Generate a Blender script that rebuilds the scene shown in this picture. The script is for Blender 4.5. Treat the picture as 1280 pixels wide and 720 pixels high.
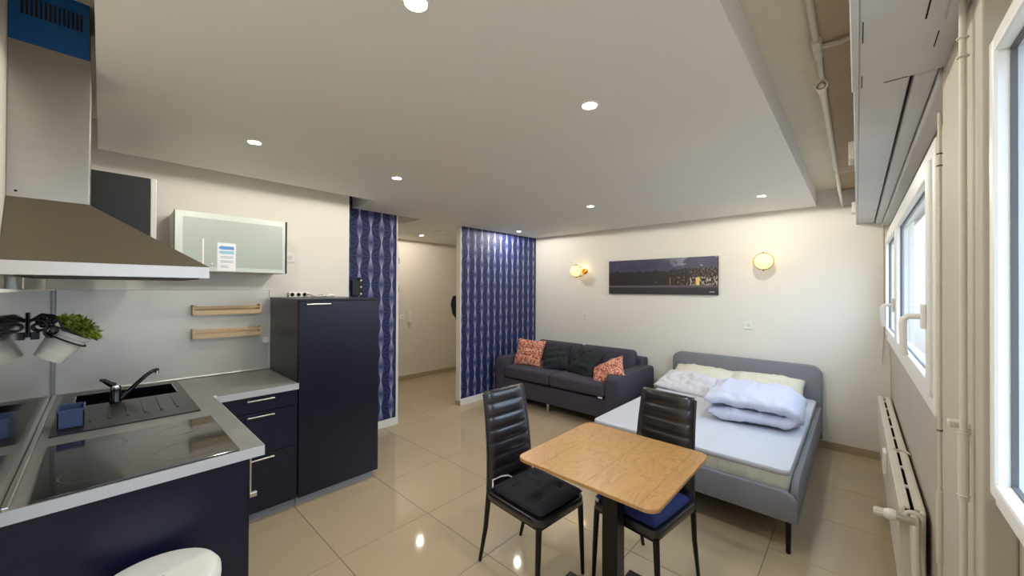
import bpy, bmesh, math, random
from mathutils import Vector, Matrix, noise
random.seed(7)
for o in list(bpy.data.objects):
    bpy.data.objects.remove(o, do_unlink=True)
SC = bpy.context.scene
COL = SC.collection
PI = math.pi

# ------------------------------------------------------------------ camera
F_PX, TH, PIT, ROL = 470.406, 0.7419505, 0.00523, 0.0042946
fwd = Vector((-math.sin(TH)*math.cos(PIT), math.cos(TH)*math.cos(PIT), math.sin(PIT)))
rt = Vector((math.cos(TH), math.sin(TH), 0)); up = rt.cross(fwd)
rt2 = rt*math.cos(ROL) + up*math.sin(ROL); up2 = -rt*math.sin(ROL) + up*math.cos(ROL)
cd = bpy.data.cameras.new('camera'); cam = bpy.data.objects.new('camera', cd); COL.objects.link(cam)
cd.sensor_width = 36; cd.lens = F_PX/1280*36; cd.clip_start = 0.02; cd.clip_end = 200
cam.matrix_world = Matrix(((rt2.x, up2.x, -fwd.x, 0), (rt2.y, up2.y, -fwd.y, 0), (rt2.z, up2.z, -fwd.z, 1.56), (0, 0, 0, 1)))
SC.camera = cam

# ------------------------------------------------------------------ sky (overcast: zenith three times the horizon)
SKY = 3.5
w = bpy.data.worlds.new('sky'); SC.world = w; w.use_nodes = True
nt = w.node_tree; nt.nodes.clear()
wo = nt.nodes.new('ShaderNodeOutputWorld'); bg = nt.nodes.new('ShaderNodeBackground')
tc = nt.nodes.new('ShaderNodeTexCoord'); sx = nt.nodes.new('ShaderNodeSeparateXYZ'); rp = nt.nodes.new('ShaderNodeValToRGB')
nt.links.new(tc.outputs['Generated'], sx.inputs[0]); 
mr = nt.nodes.new('ShaderNodeMapRange'); mr.inputs[1].default_value = -1; mr.inputs[2].default_value = 1
nt.links.new(sx.outputs[2], mr.inputs[0]); nt.links.new(mr.outputs[0], rp.inputs[0])
el = rp.color_ramp.elements
el[0].position = 0.0; el[0].color = (.20, .21, .21, 1)
el[1].position = 1.0; el[1].color = (1.25, 1.60, 2.10, 1)
e = el.new(.44); e.color = (.30, .31, .32, 1)
e = el.new(.50); e.color = (.47, .57, .72, 1)
nt.links.new(rp.outputs[0], bg.inputs[0]); bg.inputs[1].default_value = SKY
nt.links.new(bg.outputs[0], wo.inputs[0])

SC.view_settings.view_transform = 'Standard'; SC.view_settings.look = 'None'
SC.view_settings.exposure = 0.43; SC.view_settings.gamma = 1.0; SC.view_settings.use_curve_mapping = False

LAMP_W = 10.0           # one ceiling downlight
GLOBE_W = 0.5          # one wall globe

# ------------------------------------------------------------------ materials
def lin(c):
    c = c/255
    return c/12.92 if c <= .04045 else ((c+.055)/1.055)**2.4
def rgb(r, g, b): return (lin(r), lin(g), lin(b), 1)
class NT:
    def __init__(s, m): s.t = m.node_tree; s.n = s.t.nodes
    def new(s, k, **kw):
        n = s.n.new(k)
        for a, v in kw.items(): setattr(n, a, v)
        return n
    def link(s, a, b): s.t.links.new(a, b)
    def val(s, x, sock):
        if hasattr(x, 'links') or hasattr(x, 'is_linked'): s.link(x, sock)
        else: sock.default_value = x
    def m(s, op, a, b=0.0, c=None):
        n = s.new('ShaderNodeMath', operation=op)
        s.val(a, n.inputs[0]); s.val(b, n.inputs[1])
        if c is not None: s.val(c, n.inputs[2])
        return n.outputs[0]
    def mix(s, f, a, b):
        n = s.new('ShaderNodeMix', data_type='RGBA')
        s.val(f, n.inputs[0])
        for x, i in ((a, 6), (b, 7)): s.val(x, n.inputs[i])
        return n.outputs[2]
def mat(name, col, rough=.5, metal=0, var=0, vscale=4, bump=0, bscale=40, spec=None, stretch=None, coat=0):
    m = bpy.data.materials.new(name); m.use_nodes = True; t = NT(m); b = t.n['Principled BSDF']
    b.inputs['Roughness'].default_value = rough; b.inputs['Metallic'].default_value = metal
    if spec is not None: b.inputs['Specular IOR Level'].default_value = spec
    if coat: b.inputs['Coat Weight'].default_value = coat; b.inputs['Coat Roughness'].default_value = .15
    tcn = t.new('ShaderNodeTexCoord'); vec = tcn.outputs['Object']
    if stretch:
        mp = t.new('ShaderNodeMapping'); mp.inputs['Scale'].default_value = stretch; t.link(vec, mp.inputs[0]); vec = mp.outputs[0]
    n1 = t.new('ShaderNodeTexNoise'); n1.inputs['Scale'].default_value = vscale; n1.inputs['Detail'].default_value = 4; t.link(vec, n1.inputs['Vector'])
    d = [max(0, c*(1-var)) for c in col[:3]]+[1]; l = [min(1, c*(1+var)) for c in col[:3]]+[1]
    t.link(t.mix(n1.outputs[0], d, l), b.inputs['Base Color'])
    if bump:
        n2 = t.new('ShaderNodeTexNoise'); n2.inputs['Scale'].default_value = bscale; n2.inputs['Detail'].default_value = 3; t.link(vec, n2.inputs['Vector'])
        bp = t.new('ShaderNodeBump'); bp.inputs['Strength'].default_value = bump; bp.inputs['Distance'].default_value = .01
        t.link(n2.outputs[0], bp.inputs['Height']); t.link(bp.outputs[0], b.inputs['Normal'])
    return m
def emit(name, col, st):
    m = bpy.data.materials.new(name); m.use_nodes = True; t = NT(m); b = t.n['Principled BSDF']
    b.inputs['Base Color'].default_value = col; b.inputs['Emission Color'].default_value = col; b.inputs['Emission Strength'].default_value = st
    return m

M = {}
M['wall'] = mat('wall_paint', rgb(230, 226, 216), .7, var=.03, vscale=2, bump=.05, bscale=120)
M['ceil'] = mat('ceiling_paint', rgb(230, 228, 222), .75, var=.03, vscale=1.5)
M['ceil2'] = mat('old_ceiling_paint', rgb(220, 210, 190), .8, var=.1, vscale=3, bump=.1, bscale=60)
M['brownceil'] = mat('brown_ceiling_paint', rgb(186, 166, 140), .8, var=.16, vscale=5, bump=.15, bscale=50)  # browner, blotchy tone for the ceiling strip beside the casing
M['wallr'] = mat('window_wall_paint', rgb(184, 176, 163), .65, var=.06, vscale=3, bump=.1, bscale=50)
M['boxpaint'] = mat('casing_paint', rgb(206, 206, 205), .55, var=.08, vscale=6, bump=.12, bscale=40)
M['hallw'] = mat('hall_wall_paint', rgb(224, 214, 198), .7, var=.03, vscale=2)
M['well'] = mat('socket_well_white', rgb(214, 212, 206), .5)
M['pipe'] = mat('pipe_paint', rgb(206, 199, 184), .5, var=.08, vscale=12, bump=.15, bscale=60)
M['pvc'] = mat('white_window_plastic', rgb(236, 236, 232), .3, var=.02)
M['white'] = mat('white_plastic', rgb(235, 233, 226), .4, var=.02)
M['baseb'] = mat('tile_skirting', rgb(176, 158, 128), .3, var=.06)
M['grout'] = mat('grout', rgb(120, 103, 80), .9, var=.05)
M['navy'] = mat('navy_laminate', rgb(13, 15, 44), .32, var=.1, vscale=8, bump=.03, bscale=90)
M['navyblk'] = mat('black_satin_board', rgb(19, 20, 30), .36, var=.1, vscale=8, bump=.03)
M['blackb'] = mat('black_board', rgb(24, 22, 24), .5, var=.1)
M['plinth'] = mat('grey_plinth', rgb(150, 152, 158), .35)
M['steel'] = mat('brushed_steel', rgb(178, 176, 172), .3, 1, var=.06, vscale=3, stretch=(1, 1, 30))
M['steelm'] = mat('splash_steel_mirror', rgb(176, 175, 170), .09, 1, var=.04, vscale=3, stretch=(1, 1, 30))
M['steels'] = mat('splash_steel', rgb(208, 204, 193), .4, .6, var=.05, vscale=3, stretch=(1, 1, 25))
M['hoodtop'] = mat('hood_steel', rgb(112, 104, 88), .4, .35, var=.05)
M['bluefilm'] = mat('blue_protective_film', rgb(6, 84, 150), .25, 0, var=.15, vscale=3)
M['slot'] = mat('slot_black', rgb(6, 8, 14), .7)
M['chrome'] = mat('chrome', rgb(225, 225, 225), .12, 1)
M['alu'] = mat('brushed_aluminium', rgb(214, 212, 206), .3, 1)
M['hobglass'] = mat('black_hob_glass', rgb(16, 14, 12), .06, 0, coat=.3)
M['ring'] = mat('hob_ring_print', rgb(104, 97, 84), .4)
M['sink'] = mat('black_granite_sink', rgb(40, 38, 36), .38, var=.2, vscale=300)
M['blackgl'] = mat('gloss_black', rgb(12, 12, 15), .15)
M['blackm'] = mat('black_metal', rgb(14, 13, 14), .35, .3)
M['tub'] = mat('blue_grey_plastic', rgb(62, 78, 118), .4)
M['pot'] = mat('white_enamel', rgb(232, 229, 218), .35, var=.03)
M['foil'] = mat('leaf_green', rgb(120, 146, 40), .5, var=.55, vscale=40)
M['foil2'] = mat('leaf_green_light', rgb(170, 188, 80), .5, var=.4, vscale=40)
M['twig'] = mat('leaf_dark', rgb(52, 74, 20), .7, var=.3)
M['frost'] = mat('frosted_glass', rgb(172, 182, 174), .3, 0, var=.02)
M['frostw'] = mat('frosted_glass_border', rgb(206, 214, 206), .25)
M['ash'] = mat('ash_wood', rgb(214, 188, 150), .5, var=.12, vscale=8, stretch=(14, 1, 14))
M['sofa'] = mat('charcoal_sofa_fabric', rgb(68, 65, 78), .85, var=.12, vscale=60, bump=.25, bscale=260)
M['teal'] = mat('dark_teal_fabric', rgb(26, 34, 38), .8, var=.2, vscale=20, bump=.2, bscale=200)
M['bedfab'] = mat('grey_bed_fabric', rgb(128, 129, 136), .85, var=.07, vscale=90, bump=.25, bscale=300)
M['matt'] = mat('white_mattress_cover', rgb(204, 208, 218), .75, var=.02, vscale=6)
M['mattside'] = mat('mattress_side', rgb(196, 196, 178), .8, var=.06, vscale=30, bump=.3, bscale=80)
M['cream'] = mat('cream_cotton', rgb(222, 219, 202), .8, var=.03, bump=.15, bscale=60)
M['linen'] = mat('white_cotton', rgb(214, 214, 218), .8, var=.02, bump=.12, bscale=40)
M['duvet'] = mat('white_duvet_cotton', rgb(204, 209, 228), .8, var=.03, bump=.2, bscale=35)
M['leather'] = mat('black_leather', rgb(24, 23, 28), .28, var=.1, bump=.08, bscale=160, spec=.7, coat=.4)
M['cushA'] = mat('black_cotton_cushion', rgb(30, 31, 40), .85, var=.15, bump=.2, bscale=200)
M['cushB'] = mat('navy_cotton_cushion', rgb(30, 44, 96), .85, var=.15, bump=.2, bscale=200)
M['brass'] = mat('brass', rgb(150, 118, 52), .3, 1)
M['frame'] = mat('canvas_edge', rgb(34, 30, 34), .6)
M['rad'] = mat('radiator_enamel', rgb(216, 210, 196), .4, var=.05, vscale=5)
M['dark'] = mat('dark_gap', rgb(14, 11, 8), .9)
M['gasket'] = mat('grey_gasket', rgb(96, 96, 98), .7)
M['coat'] = mat('black_coat_cloth', rgb(20, 19, 23), .85, var=.2, bump=.3, bscale=60)
M['cable'] = mat('white_cable', rgb(222, 220, 214), .5)
M['lens'] = emit('lamp_lens', (1, .95, .86, 1), 30)
M['globe'] = emit('lit_globe', (1, .74, .34, 1), .8)
M['stk'] = mat('sticker_white', rgb(236, 238, 240), .5)
M['stk1'] = mat('sticker_blue', rgb(98, 150, 214), .5)
M['stk2'] = mat('sticker_pale_blue', rgb(150, 200, 220), .5)
M['ink'] = mat('sticker_ink', rgb(150, 160, 178), .5)
M['edge'] = mat('daylit_worktop_edge', rgb(196, 198, 202), .35)  # paler than the slab: window daylight on the edge put into the colour

def tile_mat():
    m = mat('polished_beige_tile', rgb(190, 172, 142), .045, var=.07, vscale=1.6)
    return m
M['tile'] = tile_mat()
def concrete():
    m = mat('concrete_laminate', rgb(140, 139, 135), .45, var=.2, vscale=9, bump=.04)
    return m
M['top'] = concrete()

def wallpaper():
    m = bpy.data.materials.new('diamond_wallpaper'); m.use_nodes = True; t = NT(m); b = t.n['Principled BSDF']
    g = t.new('ShaderNodeNewGeometry'); s = t.new('ShaderNodeSeparateXYZ'); t.link(g.outputs['Position'], s.inputs[0])
    W, Hh = .128, .307
    u = t.m('DIVIDE', t.m('ADD', s.outputs[1], -1.87+W*.5+W*20), W)
    k = t.m('FLOOR', u); fu = t.m('SUBTRACT', t.m('FRACT', u), .5)
    par = t.m('MODULO', k, 2.0)
    v = t.m('ADD', t.m('DIVIDE', t.m('ADD', s.outputs[2], -2.075+Hh*20), Hh), t.m('MULTIPLY', par, .5))
    fv = t.m('FRACT', v)
    tri = t.m('SUBTRACT', 1.0, t.m('ABSOLUTE', t.m('SUBTRACT', t.m('MULTIPLY', fv, 2.0), 1.0)))   # 0 at the pinch, 1 at the widest
    wd = t.m('ADD', t.m('MULTIPLY', tri, .27), .014)
    au = t.m('ABSOLUTE', fu)
    inside = t.m('LESS_THAN', au, wd)
    # gradient in diamond: silver near the pinches, slate at the waist
    silver = t.mix(t.m('POWER', t.m('SUBTRACT', 1.0, tri), 1.15), rgb(48, 60, 112), rgb(182, 186, 212))
    # spokes from the pinch
    dv = t.m('SUBTRACT', t.m('FRACT', t.m('ADD', fv, .5)), .5)
    px = t.m('MULTIPLY', fu, W); py = t.m('MULTIPLY', dv, Hh)
    def spokes(qx, qy, rmax):
        r_ = t.m('SQRT', t.m('ADD', t.m('MULTIPLY', qx, qx), t.m('MULTIPLY', qy, qy)))
        an = t.m('ARCTAN2', qy, qx)
        d_ = t.m('MULTIPLY', t.m('ABSOLUTE', t.m('SINE', t.m('MULTIPLY', an, 5.0))), r_)
        return t.m('MULTIPLY', t.m('LESS_THAN', d_, .0105), t.m('LESS_THAN', r_, rmax))
    line1 = spokes(px, py, .125)
    line2 = spokes(t.m('MULTIPLY', t.m('SUBTRACT', 1.0, au), W), t.m('MULTIPLY', t.m('SUBTRACT', fv, .5), Hh), .125)
    ln = t.m('MAXIMUM', line1, line2)
    base = t.mix(t.m('MULTIPLY', ln, .7), rgb(9, 17, 66), rgb(88, 102, 156))
    nz = t.new('ShaderNodeTexNoise'); nz.inputs['Scale'].default_value = 2.0
    base = t.mix(t.m('MULTIPLY', nz.outputs[0], .25), base, rgb(16, 34, 120))
    t.link(t.mix(inside, base, silver), b.inputs['Base Color'])
    b.inputs['Roughness'].default_value = .6
    return m
M['paper'] = wallpaper()

def table_wood():
    m = bpy.data.materials.new('oak_table_veneer'); m.use_nodes = True; t = NT(m); b = t.n['Principled BSDF']
    tcn = t.new('ShaderNodeTexCoord'); s = t.new('ShaderNodeSeparateXYZ'); t.link(tcn.outputs['Object'], s.inputs[0])
    mp = t.new('ShaderNodeMapping'); mp.inputs['Scale'].default_value = (6, 2.2, 4); t.link(tcn.outputs['Object'], mp.inputs[0])
    n = t.new('ShaderNodeTexNoise'); n.inputs['Scale'].default_value = 1.6; n.inputs['Detail'].default_value = 3; n.inputs['Distortion'].default_value = .8; t.link(mp.outputs[0], n.inputs['Vector'])
    rings = t.m('FRACT', t.m('MULTIPLY', n.outputs[0], 9.0))
    mp2 = t.new('ShaderNodeMapping'); mp2.inputs['Scale'].default_value = (70, 6, 4); t.link(tcn.outputs['Object'], mp2.inputs[0])
    n2 = t.new('ShaderNodeTexNoise'); n2.inputs['Scale'].default_value = 3; n2.inputs['Detail'].default_value = 5; t.link(mp2.outputs[0], n2.inputs['Vector'])
    c = t.mix(t.m('MULTIPLY', t.m('POWER', rings, 2.5), .55), rgb(182, 135, 78), rgb(122, 82, 42))
    c = t.mix(t.m('MULTIPLY', n2.outputs[0], .45), c, rgb(198, 158, 104))
    # three glued strips
    st = t.m('FRACT', t.m('ADD', t.m('MULTIPLY', s.outputs[0], 4.2), .35))
    seam = t.m('LESS_THAN', t.m('ABSOLUTE', t.m('SUBTRACT', st, .5)), .008)
    c = t.mix(t.m('MULTIPLY', seam, .5), c, rgb(120, 80, 44))
    t.link(c, b.inputs['Base Color']); b.inputs['Roughness'].default_value = .34
    return m
M['table'] = table_wood()

def cushion_print():
    m = bpy.data.materials.new('red_floral_fabric'); m.use_nodes = True; t = NT(m); b = t.n['Principled BSDF']
    tcn = t.new('ShaderNodeTexCoord')
    v = t.new('ShaderNodeTexVoronoi'); v.inputs['Scale'].default_value = 55; t.link(tcn.outputs['Object'], v.inputs['Vector'])
    n = t.new('ShaderNodeTexNoise'); n.inputs['Scale'].default_value = 60; n.inputs['Detail'].default_value = 3; t.link(tcn.outputs['Object'], n.inputs['Vector'])
    f = t.m('GREATER_THAN', t.m('ADD', v.outputs['Distance'], t.m('MULTIPLY', n.outputs[0], .6)), .80)
    c = t.mix(f, rgb(166, 52, 38), rgb(222, 176, 150))
    t.link(c, b.inputs['Base Color']); b.inputs['Roughness'].default_value = .85
    return m
M['floral'] = cushion_print()

def night_print():
    # a wide night photograph of a lit quay: printed flat on the canvas
    m = bpy.data.materials.new('night_city_print'); m.use_nodes = True; t = NT(m); b = t.n['Principled BSDF']
    tcn = t.new('ShaderNodeTexCoord'); s = t.new('ShaderNodeSeparateXYZ'); t.link(tcn.outputs['Generated'], s.inputs[0])
    u, v = s.outputs[0], s.outputs[2]
    def noi(sx_, sz_, sc, det=4):
        mp = t.new('ShaderNodeMapping'); mp.inputs['Scale'].default_value = (sx_, 1, sz_); t.link(tcn.outputs['Generated'], mp.inputs[0])
        n = t.new('ShaderNodeTexNoise'); n.inputs['Scale'].default_value = sc; n.inputs['Detail'].default_value = det; t.link(mp.outputs[0], n.inputs['Vector'])
        return n.outputs[0]
    cl = noi(3, 1.2, 2.2)
    right = t.m('SMOOTH_MIN', t.m('MAXIMUM', t.m('MULTIPLY', t.m('SUBTRACT', u, .55), 3.0), 0.0), 1.0, .1)
    sky = t.mix(t.m('MULTIPLY', cl, .9), rgb(36, 30, 56), rgb(84, 78, 108))
    cloud = t.m('MULTIPLY', t.m('GREATER_THAN', t.m('ADD', cl, t.m('MULTIPLY', v, .22)), .74), right)
    sky = t.mix(t.m('MULTIPLY', cloud, .8), sky, rgb(190, 186, 196))
    sky = t.mix(t.m('MULTIPLY', right, .25), sky, rgb(120, 112, 130))
    roof = t.m('ADD', .50, t.m('MULTIPLY', noi(9, .01, 2.0, 5), .30))
    roof = t.m('ADD', roof, t.m('MULTIPLY', right, .08))
    town = t.mix(noi(14, 6, 3), rgb(12, 9, 10), rgb(52, 40, 40))
    vor = noi(80, 14, 1.0, 3)
    lit = t.m('MULTIPLY', t.m('GREATER_THAN', vor, t.m('SUBTRACT', .68, t.m('MULTIPLY', right, .16))), t.m('ADD', t.m('MULTIPLY', right, .45), .22))
    lit = t.m('MULTIPLY', lit, t.m('ADD', t.m('MULTIPLY', t.m('LESS_THAN', v, .47), .75), .25))
    town = t.mix(lit, town, rgb(214, 200, 178))
    low = t.m('LESS_THAN', v, .46)
    glow = t.m('MULTIPLY', t.m('MULTIPLY', t.m('GREATER_THAN', noi(22, .2, 1.0, 2), .58), low), right)
    town = t.mix(glow, town, rgb(250, 214, 120))
    img = t.mix(t.m('LESS_THAN', v, roof), sky, town)
    quay = t.mix(noi(8, 20, 2), rgb(44, 40, 48), rgb(120, 110, 124))
    img = t.mix(t.m('LESS_THAN', v, .25), img, quay)
    water = t.mix(noi(4, 18, 2), rgb(30, 28, 32), rgb(62, 58, 62))
    img = t.mix(t.m('LESS_THAN', v, .19), img, water)
    t.link(img, b.inputs['Base Color']); b.inputs['Roughness'].default_value = .45
    return m
M['night'] = night_print()

def glass():
    m = bpy.data.materials.new('window_glass'); m.use_nodes = True; t = NT(m); t.n.remove(t.n['Principled BSDF'])
    out = t.n['Material Output']; a = t.new('ShaderNodeBsdfTransparent'); g = t.new('ShaderNodeBsdfGlossy'); g.inputs['Roughness'].default_value = .02
    a.inputs[0].default_value = (.93, .95, .96, 1)
    mx = t.new('ShaderNodeMixShader'); fr = t.new('ShaderNodeFresnel'); fr.inputs[0].default_value = 1.4
    gm = t.new('ShaderNodeNewGeometry')
    t.link(t.m('MULTIPLY', fr.outputs[0], t.m('SUBTRACT', 1.0, gm.outputs['Backfacing'])), mx.inputs[0]); t.link(a.outputs[0], mx.inputs[1]); t.link(g.outputs[0], mx.inputs[2]); t.link(mx.outputs[0], out.inputs[0])
    return m
M['glass'] = glass()

# ------------------------------------------------------------------ object helpers
ORG = {}
def root_of(o):
    while o.parent: o = o.parent
    return o
def thing(name, label, cat, loc=(0, 0, 0), rotz=0, group=None, world=True):
    o = bpy.data.objects.new(name, None); COL.objects.link(o); o.empty_display_size = .1
    o.location = loc; o.rotation_euler = (0, 0, rotz); o['label'] = label; o['category'] = cat
    if group: o['group'] = group
    ORG[o.name] = Vector(loc) if world else Vector((0, 0, 0))
    return o
def tag(o, label, cat, group=None):
    o['label'] = label; o['category'] = cat
    if group: o['group'] = group
    return o
def obj(name, bm, material, parent=None, smooth=False, label=None):
    if parent is not None:
        og = ORG[root_of(parent).name]
    else:
        xs = [v.co for v in bm.verts]
        lo = Vector([min(c[i] for c in xs) for i in range(3)]); hi = Vector([max(c[i] for c in xs) for i in range(3)])
        og = Vector(((lo.x+hi.x)/2, (lo.y+hi.y)/2, lo.z))
    bmesh.ops.translate(bm, verts=bm.verts, vec=-og)
    me = bpy.data.meshes.new(name)
    if smooth:
        for f in bm.faces: f.smooth = True
    bm.to_mesh(me); bm.free()
    for mm in (material if isinstance(material, (list, tuple)) else [material]): me.materials.append(mm)
    o = bpy.data.objects.new(name, me); COL.objects.link(o)
    if parent is not None: o.parent = parent
    else: o.location = og; ORG[o.name] = og.copy()
    if label: o['label'] = label
    if smooth and smooth != 'all':
        try: me.set_sharp_from_angle(angle=math.radians(38))
        except Exception: pass
    return o
def struct(name, bm, material, parent=None, smooth=False):
    o = obj(name, bm, material, parent, smooth); 
    if parent is None: o['kind'] = 'structure'
    return o
def B(): return bmesh.new()
def box(bm, x0, x1, y0, y1, z0, z1, bev=0, seg=2, mi=0):
    n0 = set(bm.faces)
    r = bmesh.ops.create_cube(bm, size=1)
    bmesh.ops.scale(bm, vec=(abs(x1-x0), abs(y1-y0), abs(z1-z0)), verts=r['verts'])
    bmesh.ops.translate(bm, vec=((x0+x1)/2, (y0+y1)/2, (z0+z1)/2), verts=r['verts'])
    if bev:
        es = list({e for v in r['verts'] for e in v.link_edges})
        bmesh.ops.bevel(bm, geom=es, offset=bev, segments=seg, affect='EDGES', profile=.5)
    if mi:
        for f in bm.faces:
            if f not in n0: f.material_index = mi
    return bm
def cyl(bm, p0, p1, r0, r1=None, n=16, caps=True):
    p0 = Vector(p0); p1 = Vector(p1); r1 = r0 if r1 is None else r1
    d = (p1-p0); L = d.length; q = Vector((0, 0, 1)).rotation_difference(d.normalized())
    r = bmesh.ops.create_cone(bm, cap_ends=caps, cap_tris=False, segments=n, radius1=r0, radius2=r1, depth=L)
    bmesh.ops.transform(bm, matrix=Matrix.Translation((p0+p1)/2) @ q.to_matrix().to_4x4(), verts=r['verts'])
    return bm
def sphere(bm, c, r, sc=(1, 1, 1), n=24):
    q = bmesh.ops.create_uvsphere(bm, u_segments=n, v_segments=n//2, radius=r)
    bmesh.ops.scale(bm, vec=sc, verts=q['verts']); bmesh.ops.translate(bm, vec=c, verts=q['verts'])
    return bm
def tube(bm, pts, r, n=8, closed=False, caps=True):
    pts = [Vector(p) for p in pts]; N = len(pts); rings = []
    rr = r if isinstance(r, (list, tuple)) else [r]*N
    prev = None
    for i, p in enumerate(pts):
        a = pts[(i-1) % N] if (closed or i > 0) else p; b = pts[(i+1) % N] if (closed or i < N-1) else p
        tg = (b-a).normalized()
        if prev is None:
            nv = tg.orthogonal().normalized()
        else:
            nv = (prev - tg*prev.dot(tg)).normalized()
        prev = nv; bn = tg.cross(nv)
        rings.append([bm.verts.new(p + (nv*math.cos(2*PI*k/n) + bn*math.sin(2*PI*k/n))*rr[i]) for k in range(n)])
    for i in range(N if closed else N-1):
        A = rings[i]; C = rings[(i+1) % N]
        for k in range(n):
            bm.faces.new((A[k], A[(k+1) % n], C[(k+1) % n], C[k]))
    if not closed and caps:
        bm.faces.new(rings[0][::-1]); bm.faces.new(rings[-1])
    return bm
def arc(c, r, a0, a1, n, axis='xz'):
    out = []
    for i in range(n+1):
        a = a0+(a1-a0)*i/n
        if axis == 'xz': out.append((c[0]+r*math.cos(a), c[1], c[2]+r*math.sin(a)))
        elif axis == 'yz': out.append((c[0], c[1]+r*math.cos(a), c[2]+r*math.sin(a)))
        else: out.append((c[0]+r*math.cos(a), c[1]+r*math.sin(a), c[2]))
    return out
def prism(bm, poly, z0, z1, axis='z', bev=0):
    def P(a, b, h): return (a, b, h) if axis == 'z' else ((h, a, b) if axis == 'x' else (a, h, b))
    lo = [bm.verts.new(P(a, b, z0)) for a, b in poly]; hi = [bm.verts.new(P(a, b, z1)) for a, b in poly]
    n = len(poly); fs = [bm.faces.new(lo), bm.faces.new(hi)]
    for i in range(n): fs.append(bm.faces.new((lo[i], lo[(i+1) % n], hi[(i+1) % n], hi[i])))
    bmesh.ops.recalc_face_normals(bm, faces=fs)
    if bev:
        es = [e for e in fs[0].edges] + [e for e in fs[1].edges]
        bmesh.ops.bevel(bm, geom=es, offset=bev, segments=2, affect='EDGES', profile=.5)
    return bm
def rrect(x0, x1, y0, y1, r, n=6, which=(1, 1, 1, 1)):
    out = []
    for (cx, cy, a, on) in ((x1, y1, 0, which[0]), (x0, y1, PI/2, which[1]), (x0, y0, PI, which[2]), (x1, y0, 1.5*PI, which[3])):
        if not on: out.append((cx, cy)); continue
        sx_ = -1 if cx == x1 else 1; sy_ = -1 if cy == y1 else 1
        for k in range(n+1):
            t = a+PI/2*k/n
            out.append((cx+sx_*r+r*math.cos(t), cy+sy_*r+r*math.sin(t)))
    return out
def lathe(bm, prof, c, n=32, M4=None, caps=True):
    rings = []
    for r, z in prof:
        rings.append([bm.verts.new((r*math.cos(2*PI*k/n), r*math.sin(2*PI*k/n), z)) for k in range(n)])
    for i in range(len(prof)-1):
        for k in range(n):
            bm.faces.new((rings[i][k], rings[i][(k+1) % n], rings[i+1][(k+1) % n], rings[i+1][k]))
    if caps and prof[0][0] > 1e-6: bm.faces.new(rings[0][::-1])
    if caps and prof[-1][0] > 1e-6: bm.faces.new(rings[-1])
    vs = [v for r in rings for v in r]
    m4 = Matrix.Translation(c) @ (M4 if M4 is not None else Matrix.Identity(4))
    bmesh.ops.transform(bm, matrix=m4, verts=vs)
    bmesh.ops.remove_doubles(bm, verts=vs, dist=1e-6)
    return bm
def pillow(bm, w_, h_, th, M4, n=22, wr=.006, seed=0, pinch=.06, sag=0, wscale=5):
    """a stuffed cushion: two sides of a grid that meet at a seam, corners drawn out a little"""
    top = {}; bot = {}
    for i in range(n+1):
        for j in range(n+1):
            a = 2*i/n-1; b = 2*j/n-1
            prof = max(0, (1-abs(a)**2.6)*(1-abs(b)**2.6))**.5
            s = 1-pinch*(1-max(abs(a), abs(b))**2)*0 - pinch*((1-a*a) if abs(b) > abs(a) else (1-b*b))*max(abs(a), abs(b))**3
            x = a*w_/2*s; y = b*h_/2*s
            nz = noise.noise(Vector((x*wscale*4+seed*7.1, y*wscale*4, seed*3.3)))*wr*2 + noise.noise(Vector((x*wscale+seed, y*wscale*3, seed)))*wr*2
            zt = th/2*prof + nz*prof
            zb = -th/2*prof + noise.noise(Vector((x*20, y*20, seed+9)))*wr*prof
            edge = (i in (0, n) or j in (0, n))
            vt = bm.verts.new(M4 @ Vector((x, y, zt - sag*(1-prof)*0)))
            top[i, j] = vt
            bot[i, j] = vt if edge else bm.verts.new(M4 @ Vector((x, y, zb)))
    for i in range(n):
        for j in range(n):
            bm.faces.new((top[i, j], top[i+1, j], top[i+1, j+1], top[i, j+1]))
            bm.faces.new((bot[i, j], bot[i, j+1], bot[i+1, j+1], bot[i+1, j]))
    return bm
def dup_tree(r, loc, rotz=None, label=None, group=None):
    c = r.copy(); COL.objects.link(c); c.location = loc
    if rotz is not None: c.rotation_euler = (0, 0, rotz)
    if label: c['label'] = label
    if group: c['group'] = group
    for ch in list(r.children):
        d = ch.copy(); COL.objects.link(d); d.parent = c
        for g in list(ch.children):
            e_ = g.copy(); COL.objects.link(e_); e_.parent = d
    return c

# ------------------------------------------------------------------ room shell
XW, YW, YR, XS, XP, XH = .225, 4.885, -.230, -3.66, -3.94, -5.76
YS = -.200        # face of the steel behind the hob
ZC, ZU = 2.42, 2.66
ZR = 2.565       # lower strip of old ceiling along the windows
# floor slab with one object per tile
fl = struct('floor', box(B(), -6.0, .30, -.35, 5.45, -.06, -.003), M['grout'])
tx0, ty0, TS = -.40, .945, .603
tm = B(); box(tm, -TS/2+.0016, TS/2-.0016, -TS/2+.0016, TS/2-.0016, -.012, 0, .0008, 1)
tme = bpy.data.meshes.new('tile'); tm.to_mesh(tme); tm.free(); tme.materials.append(M['tile'])
og = ORG[fl.name]
for i in range(-10, 2):
    for j in range(-3, 8):
        x0 = tx0+i*TS; y0 = ty0+j*TS
        X0, X1, Y0, Y1 = max(x0, -5.99), min(x0+TS, .29), max(y0, -.34), min(y0+TS, 5.44)
        if X1-X0 < .02 or Y1-Y0 < .02: continue
        if X1-X0 > TS-.001 and Y1-Y0 > TS-.001:
            o = bpy.data.objects.new('tile', tme); COL.objects.link(o); o.parent = fl
            o.location = Vector((x0+TS/2, y0+TS/2, 0))-og
        else:
            b = box(B(), X0+.0016, X1-.0016, Y0+.0016, Y1-.0016, -.012, 0)
            obj('tile', b, M['tile'], fl)

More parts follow.
